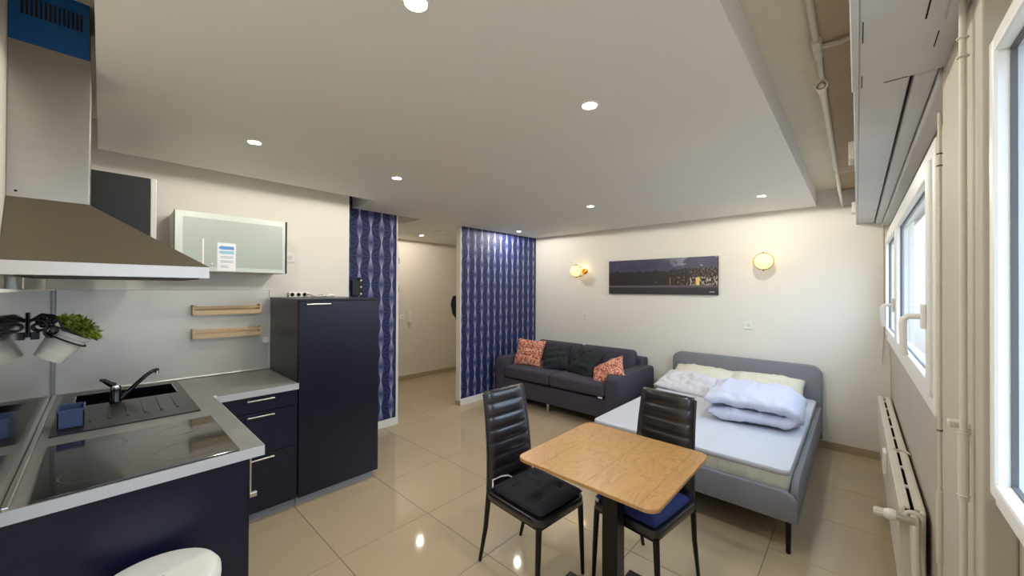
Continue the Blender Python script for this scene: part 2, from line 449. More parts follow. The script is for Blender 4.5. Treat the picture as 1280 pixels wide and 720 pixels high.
struct('ceiling', box(B(), -6.0, .35, -.35, 5.45, ZU, ZU+.1), M['ceil2'])
struct('ceiling_strip', box(B(), -.34, XW, YR, YW, ZR, ZU-.001), M['ceil2'])
poly = [(-.30, -.02), (-.30, YW), (-3.99, YW), (-3.99, 5.3), (XH, 5.3), (XH, 2.64), (XP, 2.64), (XP, 1.79), (-3.45, 1.79), (-3.45, -.02)]
struct('ceiling_lowered', prism(B(), poly, ZC, ZR-.001), M['ceil'])
struct('wall_front', box(B(), -4.04, .35, YW, YW+.12, 0, ZU), M['wall'])
struct('wall_rear', box(B(), -3.78, .35, YR-.12, YR, 0, ZU), M['wall'])
struct('wall_left', box(B(), XS-.10, XS, YR, 1.62, 0, ZU), M['wall'])
wp = struct('wall_left_papered', box(B(), XP-.1, XP, 1.40, 2.31, 0, ZU), M['paper'])
struct('wall_leak_stop', box(B(), XP, XS-.10, 1.30, 1.40, 0, ZU), M['wall'])  # unseen closing piece, added to keep sky light from leaking in
struct('wall_partition', box(B(), XP-.09, XP, 3.272, YW, 0, ZC), M['wall'])
struct('wall_partition_paper', box(B(), XP, XP+.002, 3.276, YW-.004, .088, ZC), M['paper'])
struct('wall_bathroom', box(B(), -5.9, XP-.1, 2.00, 2.10, 0, ZU), M['hallw'])
struct('wall_hall', box(B(), XH-.1, XH, 2.10, 5.3, 0, ZU), M['hallw'])
struct('wall_hall_end', box(B(), XH, XP-.09, 5.3, 5.4, 0, ZU), M['hallw'])
struct('wall_hall_side', box(B(), -4.05, -3.99, YW+.12, 5.3, 0, ZC), M['wall'])
struct('baseboard_front', box(B(), XP+.006, XW, YW-.012, YW, 0, .072, .002), M['baseb'])
struct('baseboard_hall', box(B(), XH, XH+.012, 2.1, 5.3, 0, .075, .002), M['baseb'])
struct('baseboard_left', box(B(), XP, XP+.012, 1.64, 2.312, 0, .085, .002), M['white'])
struct('baseboard_partition', box(B(), XP, XP+.012, 3.27, YW-.012, 0, .085, .002), M['white'])
struct('baseboard_partition_end', box(B(), XP-.09, XP+.012, 3.262, 3.272, 0, .06, .002), M['baseb'])
struct('trim_1', box(B(), XP-.004, XP+.006, 2.31, 2.325, 0, ZC, .001), M['white'])     # corner bead at the hall opening
struct('trim_2', box(B(), XS-.10, XS+.003, 1.62, 1.632, 1.48, ZU-.001, .001), M['white'])     # kitchen wall end
struct('trim_3', box(B(), XP-.001, XP+.004, 3.266, 3.28, .09, ZC, .001), M['white'])
# jamb of the bathroom door beyond the opening, with its strike
d = thing('door_1', 'white door jamb', 'door', (-4.05, 2.33, 0)); d['kind'] = 'structure'
for k_ in ('label', 'category'): del d[k_]
obj('door_frame', box(B(), XP-.10, XP-.004, 2.31, 2.345, 0, 2.05, .002), M['white'], d)
obj('strike_plate', box(B(), XP-.03, XP-.003, 2.343, 2.349, 1.53, 1.60, .002), M['blackm'], d)
obj('hinge', cyl(B(), (XP-.01, 2.349, 1.86), (XP-.01, 2.349, 1.93), .006, n=10), M['blackm'], d)

# ------------------------------------------------------------------ window wall
XG = .200          # face of the window frames
YA, YB = 2.02, 4.72   # far window
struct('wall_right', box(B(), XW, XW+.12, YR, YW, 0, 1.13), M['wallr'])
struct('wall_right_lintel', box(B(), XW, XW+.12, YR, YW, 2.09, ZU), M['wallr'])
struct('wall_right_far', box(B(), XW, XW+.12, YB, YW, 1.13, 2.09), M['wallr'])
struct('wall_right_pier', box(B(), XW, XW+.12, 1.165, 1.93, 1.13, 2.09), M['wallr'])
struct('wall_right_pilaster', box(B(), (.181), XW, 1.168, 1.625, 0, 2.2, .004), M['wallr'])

def pane_window(name, y0, y1, z0, z1, muls, handles, fx=XG, fw=.055, sw=.058):
    wd = thing(name, '', '', (fx, (y0+y1)/2, z0)); wd['kind'] = 'structure'
    for k_ in ('label', 'category'): del wd[k_]
    b = B()
    box(b, fx-.004, fx+.07, y0, y0+fw, z0, z1, .004); box(b, fx-.004, fx+.07, y1-fw, y1, z0, z1, .004)
    box(b, fx-.004, fx+.07, y0+fw, y1-fw, z0, z0+fw, .004); box(b, fx-.004, fx+.07, y0+fw, y1-fw, z1-fw, z1, .004)
    obj('window_frame', b, M['pvc'], wd)
    edges = [y0+fw]+[q for m_ in muls for q in (m_-.02, m_+.02)]+[y1-fw]
    for m_ in muls:
        obj('mullion', box(B(), fx-.004, fx+.07, m_-.02, m_+.02, z0+fw, z1-fw, .004), M['pvc'], wd)
    for i in range(0, len(edges), 2):
        a, c = edges[i]+.004, edges[i+1]-.004; s = sw
        za, zb = z0+fw+.004, z1-fw-.004
        b = B()
        box(b, fx-.016, fx+.05, a, a+s, za, zb, .006); box(b, fx-.016, fx+.05, c-s, c, za, zb, .006)
        box(b, fx-.016, fx+.05, a+s, c-s, za, za+s, .006); box(b, fx-.016, fx+.05, a+s, c-s, zb-s, zb, .006)
        sa = obj('sash', b, M['pvc'], wd)
        obj('pane', box(B(), fx+.012, fx+.016, a+s-.005, c-s+.005, za+s-.005, zb-s+.005), M['glass'], sa)
        b = B(); g = .003
        for (p, q, r_, t_) in ((a+s, a+s+g, za+s, zb-s), (c-s-g, c-s, za+s, zb-s), (a+s, c-s, za+s, za+s+g), (a+s, c-s, zb-s-g, zb-s)):
            box(b, fx+.004, fx+.012, p, q, r_, t_)
        obj('gasket', b, M['gasket'], sa)
        if i//2 < len(handles) and handles[i//2]:
            hy = a+s*.5 if handles[i//2] > 0 else c-s*.5
            hz = 1.47
            b = B(); box(b, fx-.030, fx-.016, hy-.016, hy+.016, hz-.045, hz+.045, .004)
            hd = obj('handle', b, M['pvc'], sa)
            b = B(); tube(b, [(fx-.025, hy, hz), (fx-.060, hy, hz), (fx-.072, hy, hz-.012), (fx-.074, hy, hz-.03), (fx-.072, hy, hz-.13), (fx-.066, hy, hz-.145)], [.011, .011, .012, .012, .011, .009], 10)
            me_ = obj('handle_lever', b, M['pvc'], sa, smooth=True)
    return wd
pane_window('window_1', 1.93, YB, 1.13, 2.09, [3.52], [1, 1])
pane_window('window_2', -.12, 1.165, 1.15, 2.06, [], [0], XG, .026, .030)
struct('trim_4', box(B(), XW-.004, XW+.1, 1.93, YB, 1.105, 1.1295, .003), M['wallr'])      # sill ledge under the far window
struct('trim_5', box(B(), XW-.004, XW+.1, -.12, 1.165, 1.125, 1.149, .003), M['wallr'])

# roller shutter casing along the ceiling
cs = thing('shutter_casing', 'long white painted shutter casing above the windows', 'casing', (.1, 3.2, 2.2))
obj('casing_panel', box(B(), .004, .118, 1.60, YW-.002, 2.205, ZR-.002, .004), M['boxpaint'], cs)
obj('casing_panel', box(B(), .126, .172, 1.60, YW-.002, 2.19, ZR-.002, .006), M['boxpaint'], cs)
obj('moulding', box(B(), .174, XW-.001, 1.63, YW-.002, 2.165, 2.28, .006), M['boxpaint'], cs)
obj('edge_strip', box(B(), -.008, .004, 1.60, YW-.002, 2.20, 2.30, .003), M['boxpaint'], cs)
obj('gap_backing', box(B(), .118, .126, 1.61, YW-.003, 2.26, 2.40), M['dark'], cs)
cs2 = thing('beam_casing', 'wide white boxed beam nearest the camera, above the pilaster', 'casing', (.1, .7, 2.2))
obj('casing_panel', box(B(), .004, XW, YR, 1.595, 2.19, ZR-.002, .004), M['boxpaint'], cs2)
obj('edge_strip', box(B(), -.012, .004, YR, 1.595, 2.185, 2.30, .003), M['boxpaint'], cs2)
obj('seam_gap', box(B(), .116, .119, YR, 1.28, 2.1885, 2.192), M['dark'], cs2)
obj('seam_batten', box(B(), .150, .172, YR, 1.30, 2.180, 2.19, .001), M['boxpaint'], cs2)
for (a0, a1, c0, c1) in ((.010, .012, 1.50, 1.585), (.06, .11, 1.588, 1.591), (.145, .147, 1.36, 1.44), (.010, .012, 1.20, 1.30)):
    obj('paint_crack', box(B(), a0, a1, c0, c1, 2.1888, 2.1905), M['dark'], cs2)
for y_ in (4.55, 2.72):
    tag(obj('hook_plate', box(B(), -.034, -.009, y_-.03, y_+.09, 2.26, 2.36, .004), M['pipe']),
        'small pale plate on the casing side %s' % ('near the far wall' if y_ > 4 else 'halfway along the pipes'), 'bracket')

# ------------------------------------------------------------------ pipes
def pipe_run(name, label, pts, r, mt=None, cat='pipe'):
    t_ = thing(name, label, cat, pts[0])
    obj('pipe_body', tube(B(), pts, r, 14), mt or M['pipe'], t_, smooth=True)
    return t_
struct('trim_6', box(B(), -.112, .0, 0.2, YW-.001, ZR-.02, ZR-.001, .002), M['brownceil'])
p1 = pipe_run('ceiling_pipe', 'upper cream pipe running along the ceiling beside the casing', [(-.118, -.19, 2.535), (-.118, YW-.002, 2.535)], .011)
obj('pipe_socket', cyl(B(), (-.118, 1.86, 2.535), (-.118, 2.00, 2.535), .018, n=18), M['pipe'], p1, smooth=True)
p2 = pipe_run('drain_pipe', 'thinner cream pipe under the ceiling with a flared open end', [(-.105, 1.95, 2.385), (-.105, YW-.002, 2.385)], .0095)
obj('flared_end', lathe(B(), [(.0095, 0), (.011, .06), (.017, .11), (.021, .14), (.018, .14), (.014, .11)], (-.105, 2.08, 2.385), 20, Matrix.Rotation(PI/2, 4, 'X')), M['pipe'], p2, smooth=True)
for y_, r_ in ((1.93, .010), (3.42, .005), (4.80, .005)):
    b = B(); zz = 2.535 if r_ > .008 else 2.385; xx = -.118 if r_ > .008 else -.105
    tube(b, [(xx+.01, y_, zz), (-.05, y_, zz-.006), (-.012, y_, zz-.012 if zz < 2.5 else zz)], r_, 8)
    br = obj('bracket_rod', b, M['pipe'], p1 if r_ > .008 else p2)
    obj('pipe_clip', cyl(B(), (xx, y_-.01, zz), (xx, y_+.01, zz), .019 if r_ > .008 else .0135, n=16), M['pipe'], p1 if r_ > .008 else p2, smooth=True)
# vertical heating pipe on the pilaster
p3 = thing('riser_pipe', 'thick painted riser pipe standing on the pilaster between the windows', 'pipe', (.166, 1.22, 0))
b = B(); tube(b, [(.166, 1.235, 0), (.166, 1.235, 2.19)], .0058, 14); obj('pipe_body', b, M['pipe'], p3, smooth=True)
b = B(); cyl(b, (.166, 1.235, 1.12), (.166, 1.235, 1.262), .0082, n=18); obj('pipe_sleeve', b, M['pipe'], p3, smooth=True)
b = B(); cyl(b, (.166, 1.235, .55), (.166, 1.235, .86), .0082, n=18); obj('pipe_sleeve', b, M['pipe'], p3, smooth=True)
for z_ in (1.262, 1.13, .865, 2.06, 2.10):
    obj('collar', tube(B(), arc((.166, 1.235, z_), .0082, 0, 2*PI, 16, 'xy')[:-1], .0018, 6, closed=True), M['pipe'], p3, smooth=True)
obj('wall_clip', box(B(), .150, .182, 1.27, 1.30, 1.262, 1.274, .002), M['pipe'], p3)
p4 = thing('thin_riser_pipe', 'thin painted pipe in the recess between pilaster and far window', 'pipe', (.203, 1.885, .55))
b = B(); tube(b, [(.203, 1.885, .55), (.203, 1.885, 2.16)], .005, 12); obj('pipe_body', b, M['pipe'], p4, smooth=True)
b = B(); cyl(b, (.203, 1.885, .66), (.203, 1.885, .90), .009, n=16); obj('pipe_sleeve', b, M['pipe'], p4, smooth=True)
for z_ in (1.10, 1.98, 2.02): obj('collar', tube(B(), arc((.203, 1.885, z_), .0062, 0, 2*PI, 14, 'xy')[:-1], .002, 6, closed=True), M['blackm'], p4, smooth=True)
obj('pipe_elbow', tube(B(), [(.203, 1.885, .57), (.202, 1.90, .52), (.198, 1.96, .50), (.19, 2.08, .46)], .005, 10), M['pipe'], p4, smooth=True)
p5 = thing('corner_pipe', 'slim pale pipe in the far corner beside the window', 'pipe', (.19, 4.84, .9))
b = B(); tube(b, [(.178, 4.84, 2.2), (.178, 4.84, 1.17), (.176, 4.83, 1.14)], .011, 10); obj('pipe_body', b, M['pipe'], p5, smooth=True)
b = B(); tube(b, [(.178, 4.84, 1.14), (.165, 4.80, .90)], [.009, .007], 8); obj('pipe_tail', b, M['pipe'], p5, smooth=True)
obj('pipe_clip', cyl(B(), (.178, 4.84, 1.30), (.178, 4.84, 1.325), .016, n=12), M['pipe'], p5)

# ------------------------------------------------------------------ radiator
rd = thing('radiator', 'cream panel radiator with top grille below the far window', 'radiator', (.17, 3.4, .29))
RY0, RY1, RX0, RX1, RZ0, RZ1 = 2.30, 4.62, .132, .214, .29, .645
obj('front_panel', box(B(), RX0, RX0+.018, RY0, RY1, RZ0, RZ1, .005), M['rad'], rd)
obj('back_panel', box(B(), RX1-.022, RX1-.004, RY0, RY1, RZ0, RZ1, .005), M['rad'], rd)
obj('side_panel', box(B(), RX0+.012, RX1-.008, RY0-.002, RY0+.004, RZ0+.01, RZ1-.035, .001), M['rad'], rd)
obj('side_panel', box(B(), RX0+.012, RX1-.008, RY1-.004, RY1+.002, RZ0+.01, RZ1-.015, .001), M['rad'], rd)
obj('convector', box(B(), RX0+.02, RX1-.026, RY0+.03, RY1-.02, RZ0+.02, RZ1-.05), M['dark'], rd)
b = B(); box(b, RX0+.012, RX0+.034, RY0+.02, RY1-.004, RZ1-.008, RZ1+.002, .002); box(b, RX1-.036, RX1-.012, RY0+.02, RY1-.004, RZ1-.008, RZ1+.002, .002)
obj('top_grille', b, M['rad'], rd)
for k in range(9):
    yy = RY0+.26+k*.265
    obj('grille_bar', box(B(), RX0+.03, RX1-.034, yy, yy+.022, RZ1-.009, RZ1+.001, .001), M['rad'], rd)
b = B()
for k in range(120):
    yy = RY0+.02+k*.019
    box(b, RX1-.011, RX1-.005, yy, yy+.009, RZ1-.008, RZ1+.003)
o = obj('back_fins', b, M['rad'], rd); o['kind'] = 'stuff'
b = B(); tube(b, [(.176, 2.305, .625), (.176, 2.285, .615), (.174, 2.25, .565), (.176, 2.18, .33), (.178, 2.12, .03)], .0145, 12); obj('feed_pipe', b, M['pipe'], rd, smooth=True)
obj('end_ring', tube(B(), arc((.174, 2.297, .612), .026, 0, 2*PI, 20, 'xz')[:-1], .009, 8, closed=True), M['rad'], rd, smooth=True)
vb = obj('valve_body', cyl(B(), (.172, 2.27, .612), (.120, 2.27, .614), .016, n=14), M['alu'], rd, smooth=True)
vh = obj('valve_head', lathe(B(), [(.0, 0), (.021, 0), (.023, .006), (.023, .022), (.018, .034), (.0155, .036), (.0155, .064), (.012, .068), (0, .068)], (.120, 2.27, .614), 20, Matrix.Rotation(-PI/2, 4, 'Y')), M['white'], rd, smooth=True)
b = B()
for k in range(10):
    a = 2*PI*k/10; box_y = 2.27+.0158*math.cos(a); box_z = .614+.0158*math.sin(a)
    cyl(b, (.082, box_y, box_z), (.056, box_y, box_z), .0022, n=5)
obj('grip_ribs', b, M['rad'], rd)
obj('heat_meter', box(B(), RX0-.018, RX0, 3.16, 3.26, .47, .60, .005), M['white'], rd)
obj('wall_bracket', tube(B(), [(RX0+.02, 3.10, RZ1+.004), (RX1-.02, 3.10, RZ1+.008), (XW-.006, 3.04, RZ1+.012)], .005, 8), M['pipe'], rd)

# ------------------------------------------------------------------ ceiling downlights
LPOS = [(-2.594, .598), (-2.608, 1.529), (-.913, 1.523), (-2.004, 3.365), (-.633, 4.015), (-3.645, 4.118), (-.970, .628), (-5.074, 3.415)]
LLAB = ['recessed downlight above the kitchen drawers', 'recessed downlight in front of the tall dark cabinet', 'recessed downlight over the dining table, largest in view', 'recessed downlight in front of the sofa',
        'recessed downlight over the bed', 'recessed downlight by the papered partition corner', 'recessed downlight at the top edge of the picture', 'recessed downlight in the hall ceiling']
first = None
for (x, y), lb in zip(LPOS, LLAB):
    if first is None:
        t_ = thing('downlight', lb, 'ceiling light', (x, y, ZC-.006), group='recessed ceiling downlights')
        obj('trim_ring', lathe(B(), [(.030, .004), (.034, -.001), (.041, .001), (.043, .006)], (x, y, ZC-.006), 28, None, False), M['white'], t_, smooth=True)
        obj('lens', lathe(B(), [(0, .0035), (.031, .0035)], (x, y, ZC-.006), 24), M['lens'], t_)
        first = t_
    else:
        t_ = dup_tree(first, (x, y, ZC-.006), None, lb)
    ld = bpy.data.lights.new('downlight_lamp', 'SPOT'); ld.spot_size = math.radians(179); ld.spot_blend = .03; ld.shadow_soft_size = .035; ld.energy = LAMP_W; ld.color = (1, .95, .86)
    lo = bpy.data.objects.new('downlight_lamp', ld); COL.objects.link(lo); lo.location = (0, 0, -.012); lo.parent = t_
tag(obj('smoke_detector', lathe(B(), [(0, -.028), (.030, -.028), (.046, -.014), (.05, 0)], (-4.25, 3.04, ZC), 24), M['white'], smooth=True), 'white round smoke detector on the hall ceiling', 'detector')
tag(obj('ceiling_hatch', box(B(), -4.62, -4.42, 3.32, 3.50, ZC-.012, ZC, .003), M['white']), 'flat white rectangular plate on the hall ceiling', 'plate')

# ------------------------------------------------------------------ kitchen units
XC = -1.875        # near end of the hob worktop
# base cabinet below the hob
bc = thing('hob_cabinet', 'navy base cabinet under the hob, end panel facing the camera', 'cabinet', (-2.25, .1, 0))
obj('cabinet_body', box(B(), -2.52, -1.918, YR+.004, .395, .09, .846, .001), M['blackb'], bc)
obj('end_panel', box(B(), -1.917, -1.900, YR+.003, .425, .0, .846, .0015), M['navy'], bc)
dr = obj('door', box(B(), -2.518, -1.922, .397, .418, .095, .842, .002), M['navy'], bc)
obj('door_edge', box(B(), -1.921, -1.9005, .426, .429, .095, .842, .0005), M['blackb'], bc)
b = B(); box(b, -1.906, -1.894, .4295, .436, .690, .842, .001); box(b, -1.906, -1.890, .4295, .456, .676, .695, .002)
obj('handle', b, M['alu'], bc)
obj('plinth', box(B(), -2.52, -1.93, .34, .355, 0, .09), M['plinth'], bc)
sc_ = thing('sink_cabinet', 'navy corner base cabinet under the black sink', 'cabinet', (-3.09, .1, 0))
b = B(); box(b, XS+.004, XS+.02, YR+.004, .395, .09, .846); box(b, -2.54, -2.524, YR+.004, .395, .09, .846); box(b, XS+.02, -2.54, YR+.004, .395, .09, .106); box(b, XS+.02, -2.54, YR+.004, YR+.016, .106, .846)
obj('cabinet_body', b, M['blackb'], sc_)
obj('door', box(B(), XS+.006, -2.524, .397, .418, .095, .842, .002), M['navy'], sc_)
obj('plinth', box(B(), XS+.01, -2.524, .34, .355, 0, .09), M['plinth'], sc_)
# drawer unit
dc = thing('drawer_cabinet', 'navy three-drawer base cabinet beside the tall cabinet', 'cabinet', (-3.3, .7, 0))
obj('cabinet_body', box(B(), XS+.01, -2.972, .482, .952, .07, .846, .001), M['blackb'], dc)
for z0, z1, hz in ((.736, .843, .846-.026), (.452, .731, .711), (.068, .447, .424)):
    f_ = obj('drawer', box(B(), -2.971, -2.950, .484, .951, z0, z1, .002), M['navy'], dc)
    b = B(); cyl(b, (-2.925, .648, hz), (-2.925, .803, hz), .0055, n=10)
    cyl(b, (-2.951, .66, hz), (-2.925, .66, hz), .004, n=8); cyl(b, (-2.951, .79, hz), (-2.925, .79, hz), .004, n=8)
    obj('handle', b, M['alu'], f_, smooth=True, label='thin brushed metal bar handle')
obj('plinth', box(B(), -3.012, -3.0, .482, .955, 0, .066), M['plinth'], dc)
# tall cabinet
tc_ = thing('tall_cabinet', 'tall dark cabinet with one full door at the end of the kitchen', 'cabinet', (-3.3, 1.26, 0))
obj('cabinet_body', box(B(), -3.625, -2.976, .958, 1.566, .07, 1.474, .001), M['navyblk'], tc_)
obj('top_board', box(B(), -3.632, -2.948, .955, 1.570, 1.475, 1.490, .001), M['navyblk'], tc_)
dr = obj('door', box(B(), -2.972, -2.950, .962, 1.569, .062, 1.470, .002), mat('navy_black_door', rgb(15, 17, 38), .32, var=.12, vscale=3, bump=.03), tc_)
b = B(); cyl(b, (-2.925, 1.003, 1.449), (-2.925, 1.168, 1.449), .0055, n=10); cyl(b, (-2.951, 1.015, 1.449), (-2.925, 1.015, 1.449), .004, n=8); cyl(b, (-2.951, 1.156, 1.449), (-2.925, 1.156, 1.449), .004, n=8)
obj('handle', b, M['alu'], dr, smooth=True, label='thin brushed metal bar handle')
obj('plinth', box(B(), -3.0, -2.988, .958, 1.54, 0, .066), M['plinth'], tc_)
obj('plinth', box(B(), -3.6, -3.0, 1.528, 1.54, 0, .066), M['blackb'], tc_)

# L worktop, with a cut-out for the sink bowl
wt = thing('worktop', 'grey concrete-look L-shaped kitchen worktop with edges painted pale as if daylit', 'worktop', (-2.8, .2, .85))
b = B()
bx0, bx1, by0, by1 = -3.55, -3.19, -.115, .35
box(b, XS+.002, bx0, YR+.002, .477, .85, .89); box(b, bx1, XC, YR+.002, .477, .85, .89)
box(b, bx0, bx1, YR+.002, by0, .85, .89); box(b, bx0, bx1, by1, .477, .85, .89)
obj('worktop_slab', b, M['top'], wt)
obj('worktop_slab', box(B(), XS+.002, -2.925, .4775, .954, .85, .8895, .001), M['top'], wt)
obj('edge_band', box(B(), XC, XC+.002, YR+.002, .4785, .849, .8905, .0005), M['edge'], wt, label='edge band painted pale as if daylit, facing the camera')
obj('edge_band', box(B(), -2.925, -2.923, .479, .954, .849, .890, .0005), M['edge'], wt)
obj('edge_band', box(B(), -2.922, XC, .477, .479, .849, .8905, .0005), M['edge'], wt)
obj('joint_strip', box(B(), XS+.003, -2.925, .4755, .4795, .8895, .8912, .0005), M['plinth'], wt)
obj('corner_cap', cyl(B(), (-2.922, .478, .885), (-2.922, .478, .898), .009, n=14), M['white'], wt)

# steel splashback and its trims
sp = thing('splashback', 'mirror-like steel splashback behind the hob below the extractor hood', 'splashback', (-2.8, YR, .9))
obj('steel_sheet', box(B(), XS+.006, -1.70, YR+.0005, YS, .892, 1.545), M['steelm'], sp)
obj('top_trim', box(B(), XS+.006, -1.70, YR+.0005, YS+.005, 1.5455, 1.556, .002), M['white'], sp)
obj('bottom_trim', box(B(), XS+.019, -1.87, YS+.0005, YS+.018, .8905, .905, .004), M['alu'], sp)
sp2 = thing('splashback', 'pale grey steel splashback behind the sink with the wooden racks', 'splashback', (XS, .4, .9))
obj('steel_sheet', box(B(), XS+.0005, XS+.005, YS+.0005, .953, .892, 1.548), M['steels'], sp2)
obj('top_trim', box(B(), XS+.0005, XS+.010, YS+.006, .985, 1.5485, 1.560, .002), M['white'], sp2)
obj('end_trim', box(B(), XS+.0005, XS+.010, .957, .985, 1.493, 1.548, .002), M['white'], sp2)
obj('bottom_trim', box(B(), XS+.004, XS+.018, YS+.020, .953, .8905, .903, .004), M['alu'], sp2)
obj('corner_trim', box(B(), XS+.0055, XS+.012, YS+.0055, YS+.012, .904, 1.545, .001), M['plinth'], sp2)

# hob
hb = thing('hob', 'black glass ceramic hob set in the worktop', 'hob', (-2.19, .12, .89))
obj('glass_plate', box(B(), -2.495, -1.885, -.148, .392, .8905, .8965, .002), M['hobglass'], hb)
for (cx, cy, r_) in ((-2.04, .245, .105), (-2.04, -.01, .09), (-2.34, .245, .075), (-2.34, -.01, .09)):
    obj('ring_mark', lathe(B(), [(r_-.0028, .8968), (r_, .8968)], (cx, cy, 0), 48, None, False), M['ring'], hb)

# sink
sk = thing('sink', 'black composite inset sink with ribbed drainer beside the hob', 'sink', (-3.11, .11, .89))
SX0, SX1, SY0, SY1 = -3.585, -2.65, -.155, .372
b = B()
zt = .898
hx0, hx1, hy0, hy1 = bx0+.015, bx1-.01, by0+.01, by1-.01
for (a0, a1, c0, c1) in ((SX0, hx0, SY0, SY1), (hx1, SX1, SY0, SY1), (hx0, hx1, SY0, hy0), (hx0, hx1, hy1, SY1)):
    box(b, a0, a1, c0, c1, .8903, zt)
obj('sink_rim', b, M['sink'], sk)
b = B(); t_w = .008; zb = .74
for (a0, a1, c0, c1) in ((hx0, hx0+t_w, hy0, hy1), (hx1-t_w, hx1, hy0, hy1), (hx0, hx1, hy0, hy0+t_w), (hx0, hx1, hy1-t_w, hy1)):
    box(b, a0, a1, c0, c1, zb, zt-.001)
box(b, hx0, hx1, hy0, hy1, zb-.008, zb)
obj('bowl', b, M['blackgl'], sk)
obj('drain', cyl(B(), (-3.37, .11, zb), (-3.37, .11, zb+.004), .045, n=24), M['chrome'], sk)
for k in range(6):
    yy = -.04+k*.066
    obj('drainer_rib', box(B(), -3.12, -2.80, yy, yy+.010, zt, zt+.004, .0015), M['sink'], sk)
# tap
tp = thing('tap', 'black mixer tap with long curved spout on the sink', 'tap', (-3.165, .06, .898))
obj('tap_body', lathe(B(), [(.0, 0), (.026, 0), (.027, .012), (.023, .02), (.023, .085), (.021, .098), (0, .1)], (-3.165, .06, .898), 24), M['blackgl'], tp, smooth=True)
obj('chrome_cap', lathe(B(), [(.0235, .080), (.0245, .086), (.021, .1005), (0, .104)], (-3.165, .06, .898), 24), M['chrome'], tp, smooth=True)
b = B(); tube(b, [(-3.165, .075, .915), (-3.175, .11, .95), (-3.185, .15, .993), (-3.20, .188, 1.030), (-3.212, .215, 1.048), (-3.22, .236, 1.054), (-3.222, .243, 1.050)], [.012, .0115, .011, .0105, .0105, .011, .010], 12)
obj('spout', b, M['blackgl'], tp, smooth=True)
obj('aerator', cyl(B(), (-3.221, .238, 1.050), (-3.221, .238, 1.030), .010, n=14), M['chrome'], tp, smooth=True)
b = B(); tube(b, [(-3.165, .055, .998), (-3.160, .035, 1.012), (-3.155, .012, 1.036), (-3.15, -.002, 1.040)], [.016, .014, .011, .007], 10)
obj('lever', b, M['blackgl'], tp, smooth=True)
# caddy
cdy = thing('sink_caddy', 'blue-grey open plastic caddy standing on the drainer', 'caddy', (-2.76, -.10, .899))
b = B(); x0, x1, y0, y1 = -2.86, -2.725, -.135, -.052
box(b, x0, x1, y0, y0+.004, .905, .985); box(b, x0, x1, y1-.004, y1, .905, .985); box(b, x0, x0+.004, y0, y1, .905, .985); box(b, x1-.004, x1, y0, y1, .905, .985); box(b, x0, x1, y0, y1, .903, .907)
obj('caddy_box', b, M['tub'], cdy)
b = B()
for (xx, yy) in ((x0+.01, y0+.01), (x1-.01, y0+.01), (x0+.01, y1-.01), (x1-.01, y1-.01)): cyl(b, (xx, yy, .8985), (xx, yy, .904), .006, n=8)
obj('feet', b, M['blackm'], cdy)
b = B(); box(b, x0-.003, x1+.003, y0-.003, y0+.002, .978, .990); box(b, x0-.003, x1+.003, y1-.002, y1+.003, .978, .990); box(b, x0-.003, x0+.002, y0, y1, .978, .990); box(b, x1-.002, x1+.003, y0, y1, .978, .990)
obj('rim', b, M['tub'], cdy)

# ------------------------------------------------------------------ extractor hood
hd = thing('extractor_hood', 'pyramid steel extractor hood with tall chimney above the hob', 'hood', (-2.35, 0, 1.6))
hx0, hx1, hyf = -2.65, -2.05, .313
b = B(); box(b, hx0, hx1, YR+.001, hyf, 1.604, 1.652, .001); obj('hood_band', b, mat('window_reflecting_steel', rgb(206, 202, 198), .3, .35), hd)  # the windows' reflection is painted into the band's pale colour
dx0, dx1, dyf = -2.46, -2.20, -.034
b = B()
lo = [b.verts.new(p) for p in ((hx0, YR+.001, 1.652), (hx1, YR+.001, 1.652), (hx1, hyf, 1.652), (hx0, hyf, 1.652))]
hi = [b.verts.new(p) for p in ((dx0, YR+.001, 1.884), (dx1, YR+.001, 1.884), (dx1, dyf, 1.884), (dx0, dyf, 1.884))]
b.faces.new(lo[::-1]); b.faces.new(hi)
for k in range(4): b.faces.new((lo[k], lo[(k+1) % 4], hi[(k+1) % 4], hi[k]))
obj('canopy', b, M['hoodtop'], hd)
obj('chimney', box(B(), dx0, dx1, YR+.001, dyf, 1.884, 2.442, .001), M['steel'], hd)
ch = obj('chimney_top', box(B(), dx0+.004, dx1-.003, YR+.001, dyf-.004, 2.442, ZU-.001, .001), M['bluefilm'], hd, label='upper chimney still in blue protective film')
b = B()
for k in range(14):
    yy = YR+.028+k*.0108
    box(b, dx1-.004, dx1-.0022, yy, yy+.0062, 2.545, 2.612)
obj('vent_slots', b, M['slot'], ch)
obj('filter', box(B(), hx0+.03, hx1-.03, YR+.03, hyf-.03, 1.600, 1.604), mat('dark_filter_mesh', rgb(70, 66, 60), .5, .5), hd)
obj('rivet', cyl(B(), (dx1, YR+.022, 1.905), (dx1+.002, YR+.022, 1.905), .004, n=10), M['blackm'], hd)

for xx, lb in ((-1.845, 'white conical piece on the splashback ledge at the left picture edge'), (-2.20, 'white conical piece on the splashback ledge, second from the left picture edge')):
    tag(obj('white_cone', lathe(B(), [(0, 0), (.0125, 0), (.0085, .042), (.0065, .042), (0, .038)], (xx, -.2145, 1.5565), 20), M['white'], smooth=True), lb, 'cone', 'white cones under the hood')  # small plain white cones standing on the splashback ledge
